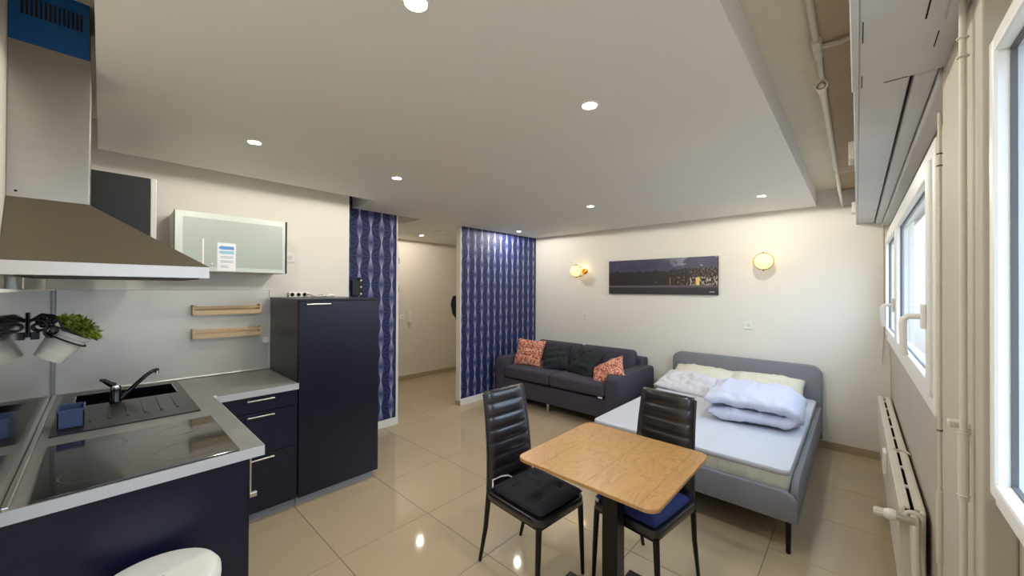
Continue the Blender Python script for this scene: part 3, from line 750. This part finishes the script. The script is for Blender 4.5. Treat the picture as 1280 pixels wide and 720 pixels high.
# wall cabinets
wc = thing('wall_cabinet', 'black wall cabinet with white door, half hidden behind the hood', 'cabinet', (-2.98, 0, 1.64))
obj('cabinet_body', box(B(), -3.28, -2.68, YR+.001, .166, 1.64, 2.125, .001), M['blackb'], wc)
obj('door', box(B(), -3.28, -2.68, .168, .190, 1.64, 2.125, .002), M['white'], wc, label='white door')
gc = thing('glass_cabinet', 'wall cabinet with a frosted glass flap door', 'cabinet', (-3.5, .65, 1.68))
obj('cabinet_body', box(B(), XS, -3.335, .326, .982, 1.68, 2.085, .001), M['white'], gc)
obj('side_edge', box(B(), -3.352, -3.332, .3225, .3255, 1.68, 2.086), M['blackb'], gc, label='black edge strip')
dr = obj('door', box(B(), -3.333, -3.314, .324, .984, 1.682, 2.084, .001), M['frostw'], gc, label='pale frosted glass border')
obj('door_glass', box(B(), -3.3145, -3.3125, .365, .955, 1.712, 2.045), M['frost'], dr, label='frosted greenish glass')
obj('door_edge', box(B(), -3.334, -3.311, .974, .986, 1.680, 2.086), M['blackb'], dr, label='black edge strip')
obj('door_edge', box(B(), -3.336, -3.3145, .3215, .3245, 1.682, 2.086), M['blackb'], dr)
b = B(); box(b, -3.3124, -3.311, .466, .475, 1.71, 1.905); obj('door_stay', b, M['white'], dr)
obj('knob', cyl(B(), (-3.313, .519, 1.735), (-3.302, .519, 1.735), .006, n=12), M['white'], dr)
st = obj('energy_sticker', box(B(), -3.3124, -3.3118, .548, .655, 1.685, 1.885), M['stk'], dr, label='energy sticker with blue and white arrows')
def arrow(yy0, yy1, z0, z1):
    b = B(); prism(b, [(yy0, z0), (yy1, z0), (yy1, z1), (yy0, z1), (yy0-.012, (z0+z1)/2)], -3.3117, -3.3113, 'x'); return b
gc_y = 0
for k, (mm, z0) in enumerate((('stk1', 1.838), ('stk2', 1.806), ('ink', 1.773), ('ink', 1.742), ('ink', 1.706))):
    b = arrow(.566, .644 if k < 4 else .610, z0, z0+.024)
    if k >= 2:
        b.free(); b = B()
        for q in range(2): box(b, -3.3117, -3.3113, .566, .640 if k < 4 else .61, z0+.004+q*.010, z0+.008+q*.010)
    obj('sticker_arrow', b, M[mm], dr)
# spice racks
for z0, z1, lb in ((1.362, 1.438, 'upper of two light wooden wall racks by the sink'), (1.185, 1.278, 'lower of two light wooden wall racks by the sink')):
    rk = thing('spice_rack', lb, 'rack', (XS+.03, .67, z0), group='wooden wall racks')
    xa, xb, ya, yb = XS+.006, XS+.075, .452, .886
    if z0 < 1.3: z1 = 1.262
    obj('side_board', box(B(), xa, xb, ya, ya+.014, z0, z1, .002), M['ash'], rk)
    obj('side_board', box(B(), xa, xb, yb-.014, yb, z0, z1, .002), M['ash'], rk)
    obj('bottom_board', box(B(), xa, xb, ya+.014, yb-.014, z0, z0+.010, .001), M['ash'], rk)
    obj('front_rail', box(B(), xb-.010, xb, ya+.014, yb-.014, z0+.010, z0+.034, .001), M['ash'], rk)
    obj('front_rail', box(B(), xb-.010, xb, ya+.014, yb-.014, z0+.050, z0+.060, .001), M['ash'], rk)
    obj('back_board', box(B(), xa, xa+.008, ya+.014, yb-.014, z0+.010, z1-.012, .001), M['ash'], rk)

def socket(name, label, c, axis, cat='socket', s=.041, group=None):
    t_ = thing(name, label, cat, c)
    if group: t_['group'] = group
    x, y, z = c
    if axis == 'x':
        obj('plate', box(B(), x, x+.009, y-s, y+s, z-s, z+s, .003), M['white'], t_)
        obj('socket_well', cyl(B(), (x+.0085, y, z), (x+.0105, y, z), .021, n=20), M['well'], t_)
    else:
        obj('plate', box(B(), x-s, x+s, y-.009, y, z-s, z+s, .003), M['white'], t_)
        obj('socket_well', cyl(B(), (x, y-.0085, z), (x, y-.0105, z), .021, n=20), M['well'], t_)
    return t_
socket('wall_socket', 'white socket on the kitchen wall right of the glass cabinet', (XS, 1.11, 1.835), 'x')
socket('wall_socket', 'white socket on the wall above the sofa', (-3.0, YW, 1.176), 'y')
socket('wall_socket', 'white socket plate on the wall above the bed headboard', (-.893, YW, 1.177), 'y', s=.044)
wk = thing('wall_hook', 'white round hook on the splashback edge beside the tall cabinet', 'hook', (XS+.006, .942, 1.13))
obj('hook_disc', cyl(B(), (XS+.006, .930, 1.135), (XS+.03, .930, 1.135), .024, n=20), M['white'], wk, smooth=True)
obj('hook_block', box(B(), XS+.006, XS+.034, .932, .953, 1.113, 1.158, .003), M['white'], wk)

# things on the tall cabinet
ps = thing('power_strip', 'white power strip with coiled cable on top of the tall cabinet', 'power strip', (-3.45, 1.15, 1.49), 0)
b = B(); box(b, -3.56, -3.50, 1.06, 1.22, 1.4905, 1.532, .006); obj('strip_body', b, M['white'], ps)
for k in range(3):
    obj('socket_hole', cyl(B(), (-3.501, 1.085+k*.048, 1.513), (-3.498, 1.085+k*.048, 1.513), .016, n=16), M['dark'], ps)
b = B()
pts = []
for i in range(120):
    a = i/120*2*PI*4; r_ = .045+.02*math.sin(i*.23)
    pts.append((-3.44+r_*math.cos(a)*.8, 1.255+r_*1.25*math.sin(a), 1.496+.016*i/120+.006*math.sin(i*.4)))
pts += [(-3.46, 1.20, 1.512), (-3.50, 1.19, 1.51), (-3.53, 1.20, 1.51)]
tube(b, pts, .0042, 6); obj('cable', b, M['cable'], ps, smooth=True)
b = B(); cyl(b, (-3.42, 1.34, 1.505), (-3.40, 1.385, 1.505), .016, .013, n=14); obj('plug', b, M['white'], ps, smooth=True)
# black fitting with white dots on the papered wall
bf = thing('wall_fitting', 'narrow black wall fitting with white dots above the tall cabinet', 'fitting', (XP, 1.85, 1.491))
obj('fitting_body', box(B(), XP+.001, XP+.05, 1.775, 1.845, 1.492, 1.655, .004), M['blackb'], bf)
obj('fitting_body', box(B(), XP+.001, XP+.04, 1.847, 1.895, 1.492, 1.685, .004), M['blackm'], bf)
for z_ in (1.655, 1.585, 1.512):
    obj('white_dot', sphere(B(), (XP+.042, 1.87, z_), .011, n=12), M['white'], bf, smooth=True)

# ------------------------------------------------------------------ hanging plant
PX = -2.50
Rt = Matrix.Rotation(-math.radians(32), 4, 'X')
pc = Vector((PX, -.150, 1.262))
hg = thing('pot_hanger', 'black wrought-iron scroll holder on the steel wall holding the plant', 'holder', (PX, YS+.02, 1.38))
ax = Rt.to_3x3() @ Vector((0, 0, 1))
rc = pc+ax*.092
b = B(); tube(b, [rc + Rt.to_3x3() @ Vector((.066*math.cos(2*PI*k/28), .066*math.sin(2*PI*k/28), 0)) for k in range(28)], .0032, 8, closed=True)
obj('hoop', b, M['blackm'], hg, smooth=True)
def spiral(c, r0, r1, turns, a0, n=26):
    return [(PX+.02, c[0]+(r0+(r1-r0)*i/n)*math.cos(a0+turns*2*PI*i/n), c[1]+(r0+(r1-r0)*i/n)*math.sin(a0+turns*2*PI*i/n)) for i in range(n+1)]
for sx_ in (.0, .05):
    b = B()
    tube(b, [(x+sx_, y, z) for x, y, z in spiral((-.172, 1.405), .006, .030, 1.3, .6)], .0048, 8)
    obj('scroll', b, M['blackm'], hg, smooth=True)
    b = B()
    tube(b, [(x+sx_, y, z) for x, y, z in spiral((-.135, 1.382), .005, .024, 1.4, 2.4)], .0048, 8)
    obj('scroll', b, M['blackm'], hg, smooth=True)
    b = B(); tube(b, [(PX+.02+sx_, -.19, 1.43), (PX+.02+sx_, -.165, 1.452), (PX+.02+sx_, -.135, 1.445), (PX+.02+sx_, -.115, 1.42), (PX+.02+sx_, -.105, 1.385), (PX+.02+sx_, -.075, 1.372)], .0045, 8)
    obj('scroll', b, M['blackm'], hg, smooth=True)
for k in range(6):
    a = 2*PI*k/6
    obj('iron_petal', sphere(B(), (PX+.05, -.150+.020*math.cos(a), 1.425+.020*math.sin(a)), .011, (.35, 1, 1), 12), M['blackm'], hg, smooth=True)
obj('iron_petal', sphere(B(), (PX+.055, -.150, 1.425), .010, (.6, 1, 1), 12), M['blackm'], hg, smooth=True)
obj('wall_plate', box(B(), PX, PX+.05, YS+.0005, YS+.006, 1.36, 1.46, .002), M['blackm'], hg)
obj('suction_block', box(B(), PX+.01, PX+.04, YS+.007, YS+.03, 1.35, 1.38, .003), M['blackm'], hg)
pl = thing('potted_plant', 'bushy green plant in a tilted white pot on the steel wall', 'plant', tuple(pc))
obj('pot', lathe(B(), [(0, 0), (.044, 0), (.0455, .004), (.060, .105), (.064, .108), (.065, .124), (.062, .126), (.058, .112), (.05, .03), (0, .03)], pc, 36, Rt), M['pot'], pl, smooth=True)
obj('soil', lathe(B(), [(0, .110), (.058, .110)], pc, 24, Rt), M['twig'], pl)
fc = pc+ax*.142
def leaf(bm, c, d, L, W_, mi):
    d = d.normalized(); s_ = d.cross(Vector((random.uniform(-.3, .3), random.uniform(-.3, .3), 1))).normalized(); n_ = s_.cross(d)
    p = [c, c+d*L*.45+s_*W_/2+n_*L*.08, c+d*L+n_*L*-.05, c+d*L*.45-s_*W_/2+n_*L*.08]
    mid = c+d*L*.45
    vs = [bm.verts.new(q) for q in (p[0], p[1], p[2], p[3], mid)]
    for f in ((0, 1, 4), (1, 2, 4), (2, 3, 4), (3, 0, 4)):
        fc_ = bm.faces.new([vs[k] for k in f]); fc_.material_index = mi
bl = [B(), B()]
for i in range(1500):
    v = Vector((random.gauss(0, 1), random.gauss(0, 1), random.gauss(0, 1))).normalized()
    if v.dot(ax) < -.25: continue
    rr = random.uniform(.55, 1.0)
    c = fc + Rt.to_3x3() @ Vector((v.x*.082*rr, v.y*.082*rr, abs(v.z)*.062*rr-.012))
    dd = (Rt.to_3x3() @ v + Vector((random.uniform(-.6, .6), random.uniform(-.6, .6), random.uniform(-.2, .8)))*.8)
    leaf(bl[i % 2], c, dd, random.uniform(.014, .022), random.uniform(.010, .015), 0)
for b, mm in zip(bl, (M['foil'], M['foil2'])):
    o = obj('foliage', b, mm, pl); o['kind'] = 'stuff'
b = B()
for i in range(60):
    v = Vector((random.gauss(0, 1), random.gauss(0, 1), abs(random.gauss(0, 1))+.3)).normalized()
    cyl(b, pc+ax*.11, fc + Rt.to_3x3() @ Vector((v.x*.07, v.y*.07, v.z*.045)), .0015, .001, n=4)
obj('stems', b, M['twig'], pl)['kind'] = 'stuff'

# ------------------------------------------------------------------ waste bin
BX, BY, BZ = -1.69, .125, .60
bn = thing('waste_bin', 'white round swing-lid waste bin against the navy end panel', 'bin', (BX, BY, 0))
obj('bin_body', lathe(B(), [(0, .0), (.130, .0), (.135, .01), (.160, BZ-.06), (.165, BZ-.05), (.165, BZ-.036)], (BX, BY, 0), 40), M['white'], bn, smooth=True)
obj('lid', lathe(B(), [(.166, BZ-.046), (.172, BZ-.040), (.171, BZ-.012), (.160, BZ+.004), (.145, BZ+.008), (.12, BZ+.004), (.0, BZ-.006)], (BX, BY, 0), 40), M['white'], bn, smooth=True)
obj('lid_crease', box(B(), BX-.02, BX+.02, BY+.02, BY+.023, BZ-.002, BZ+.0025, .0008), M['wallr'], bn)

# ------------------------------------------------------------------ dining table
TX, TY = -.882, 1.705
tb = thing('dining_table', 'square oak-veneer bistro table on a black pedestal', 'table', (TX, TY, 0))
obj('tabletop', prism(B(), rrect(TX-.343, TX+.343, TY-.338, TY+.338, .05, 8), .734, .75, 'z', .003), M['table'], tb)
obj('top_plate', box(B(), TX-.16, TX+.16, TY-.16, TY+.16, .722, .7338, .002), M['blackm'], tb)
obj('column', box(B(), TX-.04, TX+.04, TY-.04, TY+.04, .022, .722, .004), M['blackm'], tb)
b = B(); box(b, TX-.28, TX+.28, TY-.045, TY+.045, .0005, .022, .006); obj('foot_bar', b, M['blackm'], tb)
b = B(); box(b, TX-.045, TX+.045, TY-.28, TY-.046, .0005, .021, .006); obj('foot_bar', b, M['blackm'], tb)
b = B(); box(b, TX-.045, TX+.045, TY+.046, TY+.28, .0005, .021, .006); obj('foot_bar', b, M['blackm'], tb)

# ------------------------------------------------------------------ dining chairs
def backx(z):      # centre line of the back, local
    t_ = (z-.40)/.57
    return -.005-.060*t_+.018*math.sin(PI*t_)
def make_chair(label, loc, rot):
    t_ = thing('dining_chair', label, 'chair', loc, rot, 'black leather dining chairs', world=False)
    # seat
    b = B(); prism(b, rrect(-.02, .40, -.19, .19, .05, 6), .395, .440, 'z', .012); obj('seat', b, M['leather'], t_, smooth=True)
    # backrest with horizontal channels
    b = B(); n = 8; sub = 8; nu = 8; z0, z1 = .405, .972
    F = []; K = []
    for i in range(n*sub+1):
        z = z0+(z1-z0)*i/(n*sub); hw = .172-.020*((z-z0)/(z1-z0))
        ph = (i % sub)/sub if i < n*sub else 0
        bul = abs(math.sin(PI*i/sub))**.55
        cx = backx(z); rf = []; rb = []
        for j in range(nu+1):
            a = 2*j/nu-1
            edge = (1-abs(a)**6)
            endz = 1 if .03 < i/(n*sub) < .985 else .35
            rf.append(b.verts.new((cx+.006+(.010+.008*bul)*edge*endz, a*hw, z)))
            rb.append(b.verts.new((cx-.006-.006*edge*endz, a*hw, z)))
        F.append(rf); K.append(rb)
    for i in range(n*sub):
        for j in range(nu):
            b.faces.new((F[i][j], F[i][j+1], F[i+1][j+1], F[i+1][j])); b.faces.new((K[i][j+1], K[i][j], K[i+1][j], K[i+1][j+1]))
        b.faces.new((F[i][0], F[i+1][0], K[i+1][0], K[i][0])); b.faces.new((F[i+1][nu], F[i][nu], K[i][nu], K[i+1][nu]))
    for R_ in (0, n*sub):
        for j in range(nu): b.faces.new((F[R_][j], F[R_][j+1], K[R_][j+1], K[R_][j]))
    bmesh.ops.recalc_face_normals(b, faces=b.faces)
    br = obj('backrest', b, M['leather'], t_, smooth='all')
    for s in (-1, 1):
        pts = [(backx(z_)-.003, s*(.176-.020*((z_-.405)/.567)), z_) for z_ in [.40+.056*k for k in range(11)]]
        obj('back_frame', tube(B(), pts, .0075, 8), M['leather'], t_, smooth=True)
    for s in (-1, 1):
        obj('leg', tube(B(), [(.0, s*.172, .42), (-.03, s*.168, .22), (-.085, s*.165, 0)], [.015, .0135, .010], 12), M['blackm'], t_, smooth=True)
        obj('leg', tube(B(), [(.375, s*.168, .40), (.378, s*.178, .2), (.380, s*.186, 0)], [.016, .0135, .010], 12), M['blackm'], t_, smooth=True)
    b = B(); box(b, 0, .38, -.170, -.152, .376, .396, .003); box(b, 0, .38, .152, .170, .376, .396, .003); box(b, .36, .38, -.165, .165, .376, .396, .003); box(b, 0, .018, -.165, .165, .376, .396, .003)
    obj('seat_frame', b, M['blackm'], t_)
    return t_
def seat_cushion(label, loc, rot, m, white):
    t_ = thing('seat_cushion', label, 'cushion', (loc[0], loc[1], .440), rot, 'tufted chair cushions', world=False)
    b = B(); n = 26; wx, wy = .375, .355
    spots = [(-.5, -.5), (.5, -.5), (0, 0), (-.5, .5), (.5, .5)]
    top = {}; bt = {}
    for i in range(n+1):
        for j in range(n+1):
            a = 2*i/n-1; c = 2*j/n-1
            q = max(abs(a), abs(c)); pr_ = max(0, 1-q**7)
            k = 1
            for (sx_, sy_) in spots:
                d2 = ((a-sx_)**2+(c-sy_)**2); k -= .62*math.exp(-d2/.018)
            x = .205+a*wx/2*(1-.03*c*c); y = c*wy/2*(1-.03*a*a)
            ed = i in (0, n) or j in (0, n)
            v = b.verts.new((x, y, .018+(.036*pr_*k if not ed else 0)))
            top[i, j] = v; bt[i, j] = v if ed else b.verts.new((x, y, .018-.0165*min(1, pr_*3)))
    for i in range(n):
        for j in range(n):
            b.faces.new((top[i, j], top[i+1, j], top[i+1, j+1], top[i, j+1])); b.faces.new((bt[i, j], bt[i, j+1], bt[i+1, j+1], bt[i+1, j]))
    cu = obj('cushion_pad', b, m, t_, smooth='all')
    for (sx_, sy_) in spots:
        obj('button', sphere(B(), (.205+sx_*wx/2, sy_*wy/2, .036), .008, (1, 1, .6), 10), m, t_, smooth=True)
    b = B(); tube(b, [(.03, -.168, .018), (.008, -.15, .05), (.016, -.10, .056), (.026, -.05, .05), (.03, -.02, .03)] if white else [(.03, .168, .018), (.02, .176, .04), (.012, .17, .05), (.02, .16, .03)], .004, 6)
    obj('tie', b, M['white'] if white else m, t_, smooth=True, label='white tie' if white else None)
    return t_
RA = -math.radians(4)
CA = (-1.508, 1.645, 0)
make_chair('black leather dining chair left of the table, its back towards the tall cabinet', CA, RA)
seat_cushion('black tufted seat cushion on the chair left of the table', CA, RA, M['cushA'], True)
RB = -PI/2-math.radians(7)
CB = (-.815, 2.155, 0)
make_chair('black leather dining chair between the table and the bed', CB, RB)
seat_cushion('navy tufted seat cushion on the chair by the bed', CB, RB, M['cushB'], False)

# ------------------------------------------------------------------ sofa
so = thing('sofa', 'charcoal two-seat sofa against the wall beside the papered partition', 'sofa', (-2.83, 4.3, 0))
SF, SB = 3.79, 4.82
SL, SR = -3.79, -1.90
def rbox(x0, x1, y0, y1, z0, z1, r=.04, seg=4):
    return box(B(), x0, x1, y0, y1, z0, z1, r, seg)
obj('base', rbox(SL+.16, SR-.165, SF+.012, SB-.05, .12, .335, .02), M['sofa'], so, smooth=True)
for (x0, x1) in ((SL, SL+.17), (SR-.17, SR)):
    b = B(); prism(b, rrect(SF, SB-.06, .115, .615, .07, 6, (1, 1, 0, 0)), x0, x1, 'x', .018); obj('arm', b, M['sofa'], so, smooth=True)
obj('back_frame', rbox(SL+.10, SR-.10, SB-.16, SB, .13, .70, .03), M['sofa'], so, smooth=True)
def seat_pad(x0, x1):
    b = B(); n = 14; mT = {}
    pillow(b, x1-x0+.02, .86, .20, Matrix.Translation(((x0+x1)/2, SF-.02+.42, .425)), 22, .003, x0, 0)
    return b
xm = (SL+SR)/2-.0
for (x0, x1) in ((SL+.172, xm-.003), (xm+.003, SR-.172)):
    obj('seat_cushion', rbox(x0, x1, SF-.015, SB-.20, .355, .515, .045, 5), M['sofa'], so, smooth=True)
    b = B(); box(b, x0-(.0 if x0 < -3 else 0), x1, 0, .17, 0, .33, .06, 5)
    bmesh.ops.transform(b, matrix=Matrix.Translation((0, SB-.35, .49)) @ Matrix.Rotation(-math.radians(10), 4, 'X'), verts=b.verts)
    obj('back_cushion', b, M['sofa'], so, smooth=True)
for xx, yy in ((SL+.25, SF+.10), (SR-.25, SF+.10), (-2.93, SF+.10), (SL+.25, SB-.12), (SR-.25, SB-.12)):
    obj('foot', cyl(B(), (xx, yy, 0), (xx, yy, .125), .016, .022, n=12), M['alu'] if xx == -2.93 else M['blackm'], so)
obj('fabric_tag', box(B(), SR-.245, SR-.19, SF-.019, SF-.014, .352, .368, .001), M['stk'], so, label='small pale fabric tag')

def rotm(loc, rx=0, ry=0, rz=0):
    return Matrix.Translation(loc) @ Matrix.Rotation(rz, 4, 'Z') @ Matrix.Rotation(ry, 4, 'Y') @ Matrix.Rotation(rx, 4, 'X')
R = math.radians
b = pillow(B(), .43, .40, .15, rotm((-3.40, 4.08, .675), R(66), R(0), R(16)) @ Matrix.Rotation(R(-2), 4, 'Z'), 24, .010, 1, .09); tag(obj('throw_cushion', b, M['floral'], smooth='all'), 'red floral throw cushion propped upright against the left sofa arm', 'cushion', 'sofa cushions')
b = pillow(B(), .42, .34, .15, rotm((-2.150, 4.02, .60), R(38), R(-26), R(8)) @ Matrix.Rotation(R(4), 4, 'Z'), 24, .014, 2, .10); tag(obj('throw_cushion', b, M['floral'], smooth='all'), 'red floral throw cushion slumped against the right sofa arm', 'cushion', 'sofa cushions')
b = pillow(B(), .40, .40, .15, rotm((-2.98, 4.16, .635), R(48), R(6), R(6)) @ Matrix.Rotation(R(20), 4, 'Z'), 24, .014, 3, .10); tag(obj('throw_cushion', b, M['teal'], smooth='all'), 'dark teal cushion next to the upright red one', 'cushion', 'sofa cushions')
b = pillow(B(), .44, .42, .16, rotm((-2.53, 4.14, .645), R(50), R(-6), R(-6)) @ Matrix.Rotation(R(-12), 4, 'Z'), 24, .014, 4, .10); tag(obj('throw_cushion', b, M['teal'], smooth='all'), 'dark teal cushion in the middle of the right sofa seat', 'cushion', 'sofa cushions')

# ------------------------------------------------------------------ bed
bd = thing('bed', 'grey fabric double bed frame with rounded headboard', 'bed', (-.97, 3.8, 0))
HX0, HX1 = -1.690, -.252
FY = 2.735
obj('headboard', prism(B(), rrect(HX0, HX1, .10, .815, .10, 10, (1, 1, 0, 0)), YW-.085, YW-.015, 'y', .012), M['bedfab'], bd, smooth=True)
b = prism(B(), rrect(HX0+.005, HX1-.002, .195, .372, .085, 10, (1, 1, 0, 0)), FY, FY+.05, 'y', .012)
obj('footboard', b, M['bedfab'], bd, smooth=True)
for (x0, x1) in ((HX0+.005, HX0+.045), (HX1-.042, HX1-.002)):
    obj('side_rail', prism(B(), rrect(FY+.0505, YW-.086, .195, .425, .10, 8, (0, 1, 0, 0)), x0, x1, 'x', .010), M['bedfab'], bd, smooth=True)
obj('slat_base', box(B(), HX0+.046, HX1-.043, FY+.052, YW-.09, .25, .29), M['blackb'], bd)
for xx in (HX0+.06, HX1-.05):
    for yy in (FY+.04, 3.80, YW-.12):
        obj('leg', tube(B(), [(xx, yy, .20), (xx, yy, 0)], [.016, .013], 12), M['blackm'], bd, smooth=True)
mx = thing('mattress', 'white mattress with pale greenish side band on the grey bed', 'mattress', (-.97, 3.8, .29))
MX0, MX1, MY0, MY1 = -1.632, -.298, 2.79, YW-.088
b = prism(B(), rrect(MX0, MX1, MY0, MY1, .05, 6), .291, .450, 'z', .006); obj('mattress_core', b, M['mattside'], mx, smooth=True)
b = prism(B(), rrect(MX0-.003, MX1+.003, MY0-.004, MY1, .05, 6), .452, .482, 'z', .012); obj('top_cover', b, M['matt'], mx, smooth=True)
ring = rrect(MX0, MX1, MY0, MY1, .05, 6)
obj('piping', tube(B(), [(x, y, .451) for x, y in ring], .0045, 6, closed=True), M['plinth'], mx, smooth=True)
nst = 0
for k in range(16):
    xx = MX0+.09+k*.078
    obj('side_stitch', box(B(), xx, xx+.004, MY0-.0035, MY0+.002, .30, .446, .001), M['mattside'], mx)
def pil(name, label, w_, h_, th, m4, m, seed, wr, cat='pillow', pinch=.05):
    b = pillow(B(), w_, h_, th, m4, 30, wr, seed, pinch); return tag(obj(name, b, m, smooth='all'), label, cat)
pil('pillow', 'cream pillow leaning on the headboard, left side of the bed', .66, .44, .17, rotm((-1.315, 4.60, .562), R(26), 0, R(-3)), M['cream'], 5, .012)
pil('pillow', 'crumpled white pillow in front of the left cream pillow', .66, .42, .12, rotm((-1.33, 4.33, .555), R(17), R(3), R(-6)), M['linen'], 6, .022)
pil('pillow', 'cream pillow behind the folded duvet, right side of the bed', .66, .44, .17, rotm((-.70, 4.60, .562), R(26), 0, R(2)), M['cream'], 7, .012)
# folded duvet: a thick layer folded back over itself at its right end
def duvet():
    b = B(); xl, xr = -.985, -.455; z1, z2 = .545, .648; yc, hw = 3.84, .37
    cl = []
    for i in range(26): cl.append((xl+.03+(xr-xl-.03)*i/25, z1))
    for i in range(1, 14):
        a = -PI/2+PI*i/14; cl.append((xr+.085*math.cos(a), (z1+z2)/2+.0575*math.sin(a)))
    for i in range(26): cl.append((xr+(xl-xr)*i/25, z2+.012*math.sin(i/25*PI)))
    N = len(cl); n = 40; rings = []
    for i, (x, z) in enumerate(cl):
        a = cl[max(0, i-1)]; c = cl[min(N-1, i+1)]; tx, tz = c[0]-a[0], c[1]-a[1]; L = math.hypot(tx, tz); nx, nz = tz/L, -tx/L
        e_ = min(i, N-1-i); endf = min(1, (.25+.75*(min(e_, 5)/5))**.6)
        ring = []
        th = .061*endf*(1.08 if i > N*.55 else 1.0)
        for k in range(n):
            q = 2*PI*k/n; cy = math.copysign(abs(math.cos(q))**.55, math.cos(q)); cz = math.copysign(abs(math.sin(q))**.8, math.sin(q))
            p = Vector((x+nx*th*cz, yc+hw*cy*(.94+.06*endf), z+nz*th*cz))
            d = noise.noise(p*7+Vector((3, 1, 2)))*.028+noise.noise(Vector((p.x*30, p.y*4, p.z*12)))*.013+noise.noise(Vector((p.x*16, p.y*16, p.z*16)))*.014
            out = Vector((nx*cz, cy*.8, nz*cz))
            p += out*d
            p.z = max(p.z, .4835)
            ring.append(b.verts.new(p))
        rings.append(ring)
    for i in range(N-1):
        for k in range(n): b.faces.new((rings[i][k], rings[i][(k+1) % n], rings[i+1][(k+1) % n], rings[i+1][k]))
    b.faces.new(rings[0][::-1]); b.faces.new(rings[-1])
    bmesh.ops.recalc_face_normals(b, faces=b.faces)
    return b
dv = duvet()
bmesh.ops.rotate(dv, cent=(-.67, 3.84, .5), matrix=Matrix.Rotation(R(4), 3, 'Z'), verts=dv.verts)
tag(obj('duvet', dv, M['duvet'], smooth='all'), 'thick white duvet folded over on the bed', 'duvet')

# ------------------------------------------------------------------ wall art and lamps
pa = thing('wall_picture', 'wide dark canvas print of a city quay at night above the sofa', 'picture', (-1.89, YW, 1.51))
obj('canvas', box(B(), -2.59, -1.195, YW-.03, YW-.001, 1.512, 1.970, .001), M['frame'], pa)
obj('print', box(B(), -2.588, -1.197, YW-.0312, YW-.0301, 1.514, 1.968), M['night'], pa)
b = B()
for k in range(5): box(b, -1.285+k*.012, -1.277+k*.012, YW-.0316, YW-.0311, 1.542, 1.548+.004*(k % 2))
obj('signature', b, M['stk'], pa)
def wall_lamp(label, x, y, z, side):
    t_ = thing('wall_lamp', label, 'lamp', (x, y, z), group='globe wall lamps')
    gy = y-.115
    obj('globe', sphere(B(), (x-.08*side, gy, z), .088, (1, .95, .94), 32), M['globe'], t_, smooth=True, label='glowing white glass globe')
    obj('brass_hoop', tube(B(), [(x-.08*side+.092*math.cos(2*PI*k/36), gy+.0, z+.090*math.sin(2*PI*k/36)) for k in range(36)], .0035, 8, closed=True), M['brass'], t_, smooth=True)
    obj('wall_rose', lathe(B(), [(0, .0), (.045, .0), (.042, .014), (0, .02)], (x, y, z), 24, Matrix.Rotation(PI/2, 4, 'X')), M['brass'], t_, smooth=True)
    obj('arm', tube(B(), [(x, y-.01, z), (x+.004, y-.05, z+.055), (x, gy+.03, z+.06), (x-.04*side, gy+.02, z+.06)], .006, 8), M['brass'], t_, smooth=True)
    obj('arm', tube(B(), [(x, y-.01, z), (x+.004, y-.05, z-.055), (x, gy+.03, z-.075), (x-.07*side, gy, z-.088)], .006, 8), M['brass'], t_, smooth=True)
    obj('finial', sphere(B(), (x-.08*side, gy, z-.094), .010, n=12), M['brass'], t_, smooth=True)
    obj('finial', sphere(B(), (x-.08*side, gy, z+.094), .008, n=12), M['brass'], t_, smooth=True)
    ld = bpy.data.lights.new('globe_lamp', 'POINT'); ld.energy = GLOBE_W; ld.color = (1, .70, .36); ld.shadow_soft_size = .05
    lo = bpy.data.objects.new('globe_lamp', ld); COL.objects.link(lo); lo.location = (-.08*side, -.035, .0); lo.parent = t_
    lo.location = (0, -.035, .03)
wall_lamp('lit globe wall lamp left of the night picture', -3.00, YW, 1.845, 1)
wall_lamp('lit globe wall lamp right of the night picture, above the bed', -.735, YW, 1.877, 0)

# ------------------------------------------------------------------ hall
ic = thing('intercom', 'white intercom handset on the hall wall', 'intercom', (XH, 3.62, 1.0))
obj('base_plate', box(B(), XH, XH+.025, 3.59, 3.67, .99, 1.19, .006), M['white'], ic)
obj('handset', box(B(), XH+.026, XH+.05, 3.60, 3.645, .98, 1.20, .010, 3), M['white'], ic)
obj('cord', tube(B(), [(XH+.03, 3.62+.012*math.sin(k*.9), .98-k*.012) for k in range(10)], .004, 6), M['cable'], ic)
socket('light_switch', 'white light switch left of the intercom in the hall', (XH, 3.495, 1.09), 'x', 'switch')
ct = thing('hanging_coat', 'black coat hanging in the hall behind the papered partition', 'coat', (-4.14, 3.46, 1.0))
def coat():
    b = B(); rings = []
    for i in range(18):
        t_ = i/17; z = 1.475-.46*t_; wy = .09+.10*math.sin(PI*min(1, t_*1.2+.15))**.8; wx = .045+.055*math.sin(PI*min(.92, t_*.8+.12))
        ring = []
        for k in range(24):
            a = 2*PI*k/24; d = 1+.18*math.sin(a*5+t_*2)+.12*noise.noise(Vector((a*2, t_*6, 1)))
            ring.append(b.verts.new((-4.155+wx*math.cos(a)*d, 3.50+wy*math.sin(a)*d, z)))
        rings.append(ring)
    for i in range(17):
        for k in range(24): b.faces.new((rings[i][k], rings[i][(k+1) % 24], rings[i+1][(k+1) % 24], rings[i+1][k]))
    b.faces.new(rings[0]); b.faces.new(rings[-1][::-1]); bmesh.ops.recalc_face_normals(b, faces=b.faces)
    return b
obj('coat_body', coat(), M['coat'], ct, smooth='all')
obj('coat_hook', tube(B(), [(XP-.09, 3.5, 1.50), (-4.08, 3.5, 1.49), (-4.10, 3.5, 1.47), (-4.10, 3.5, 1.50)], .006, 8), M['blackm'], ct, smooth=True)
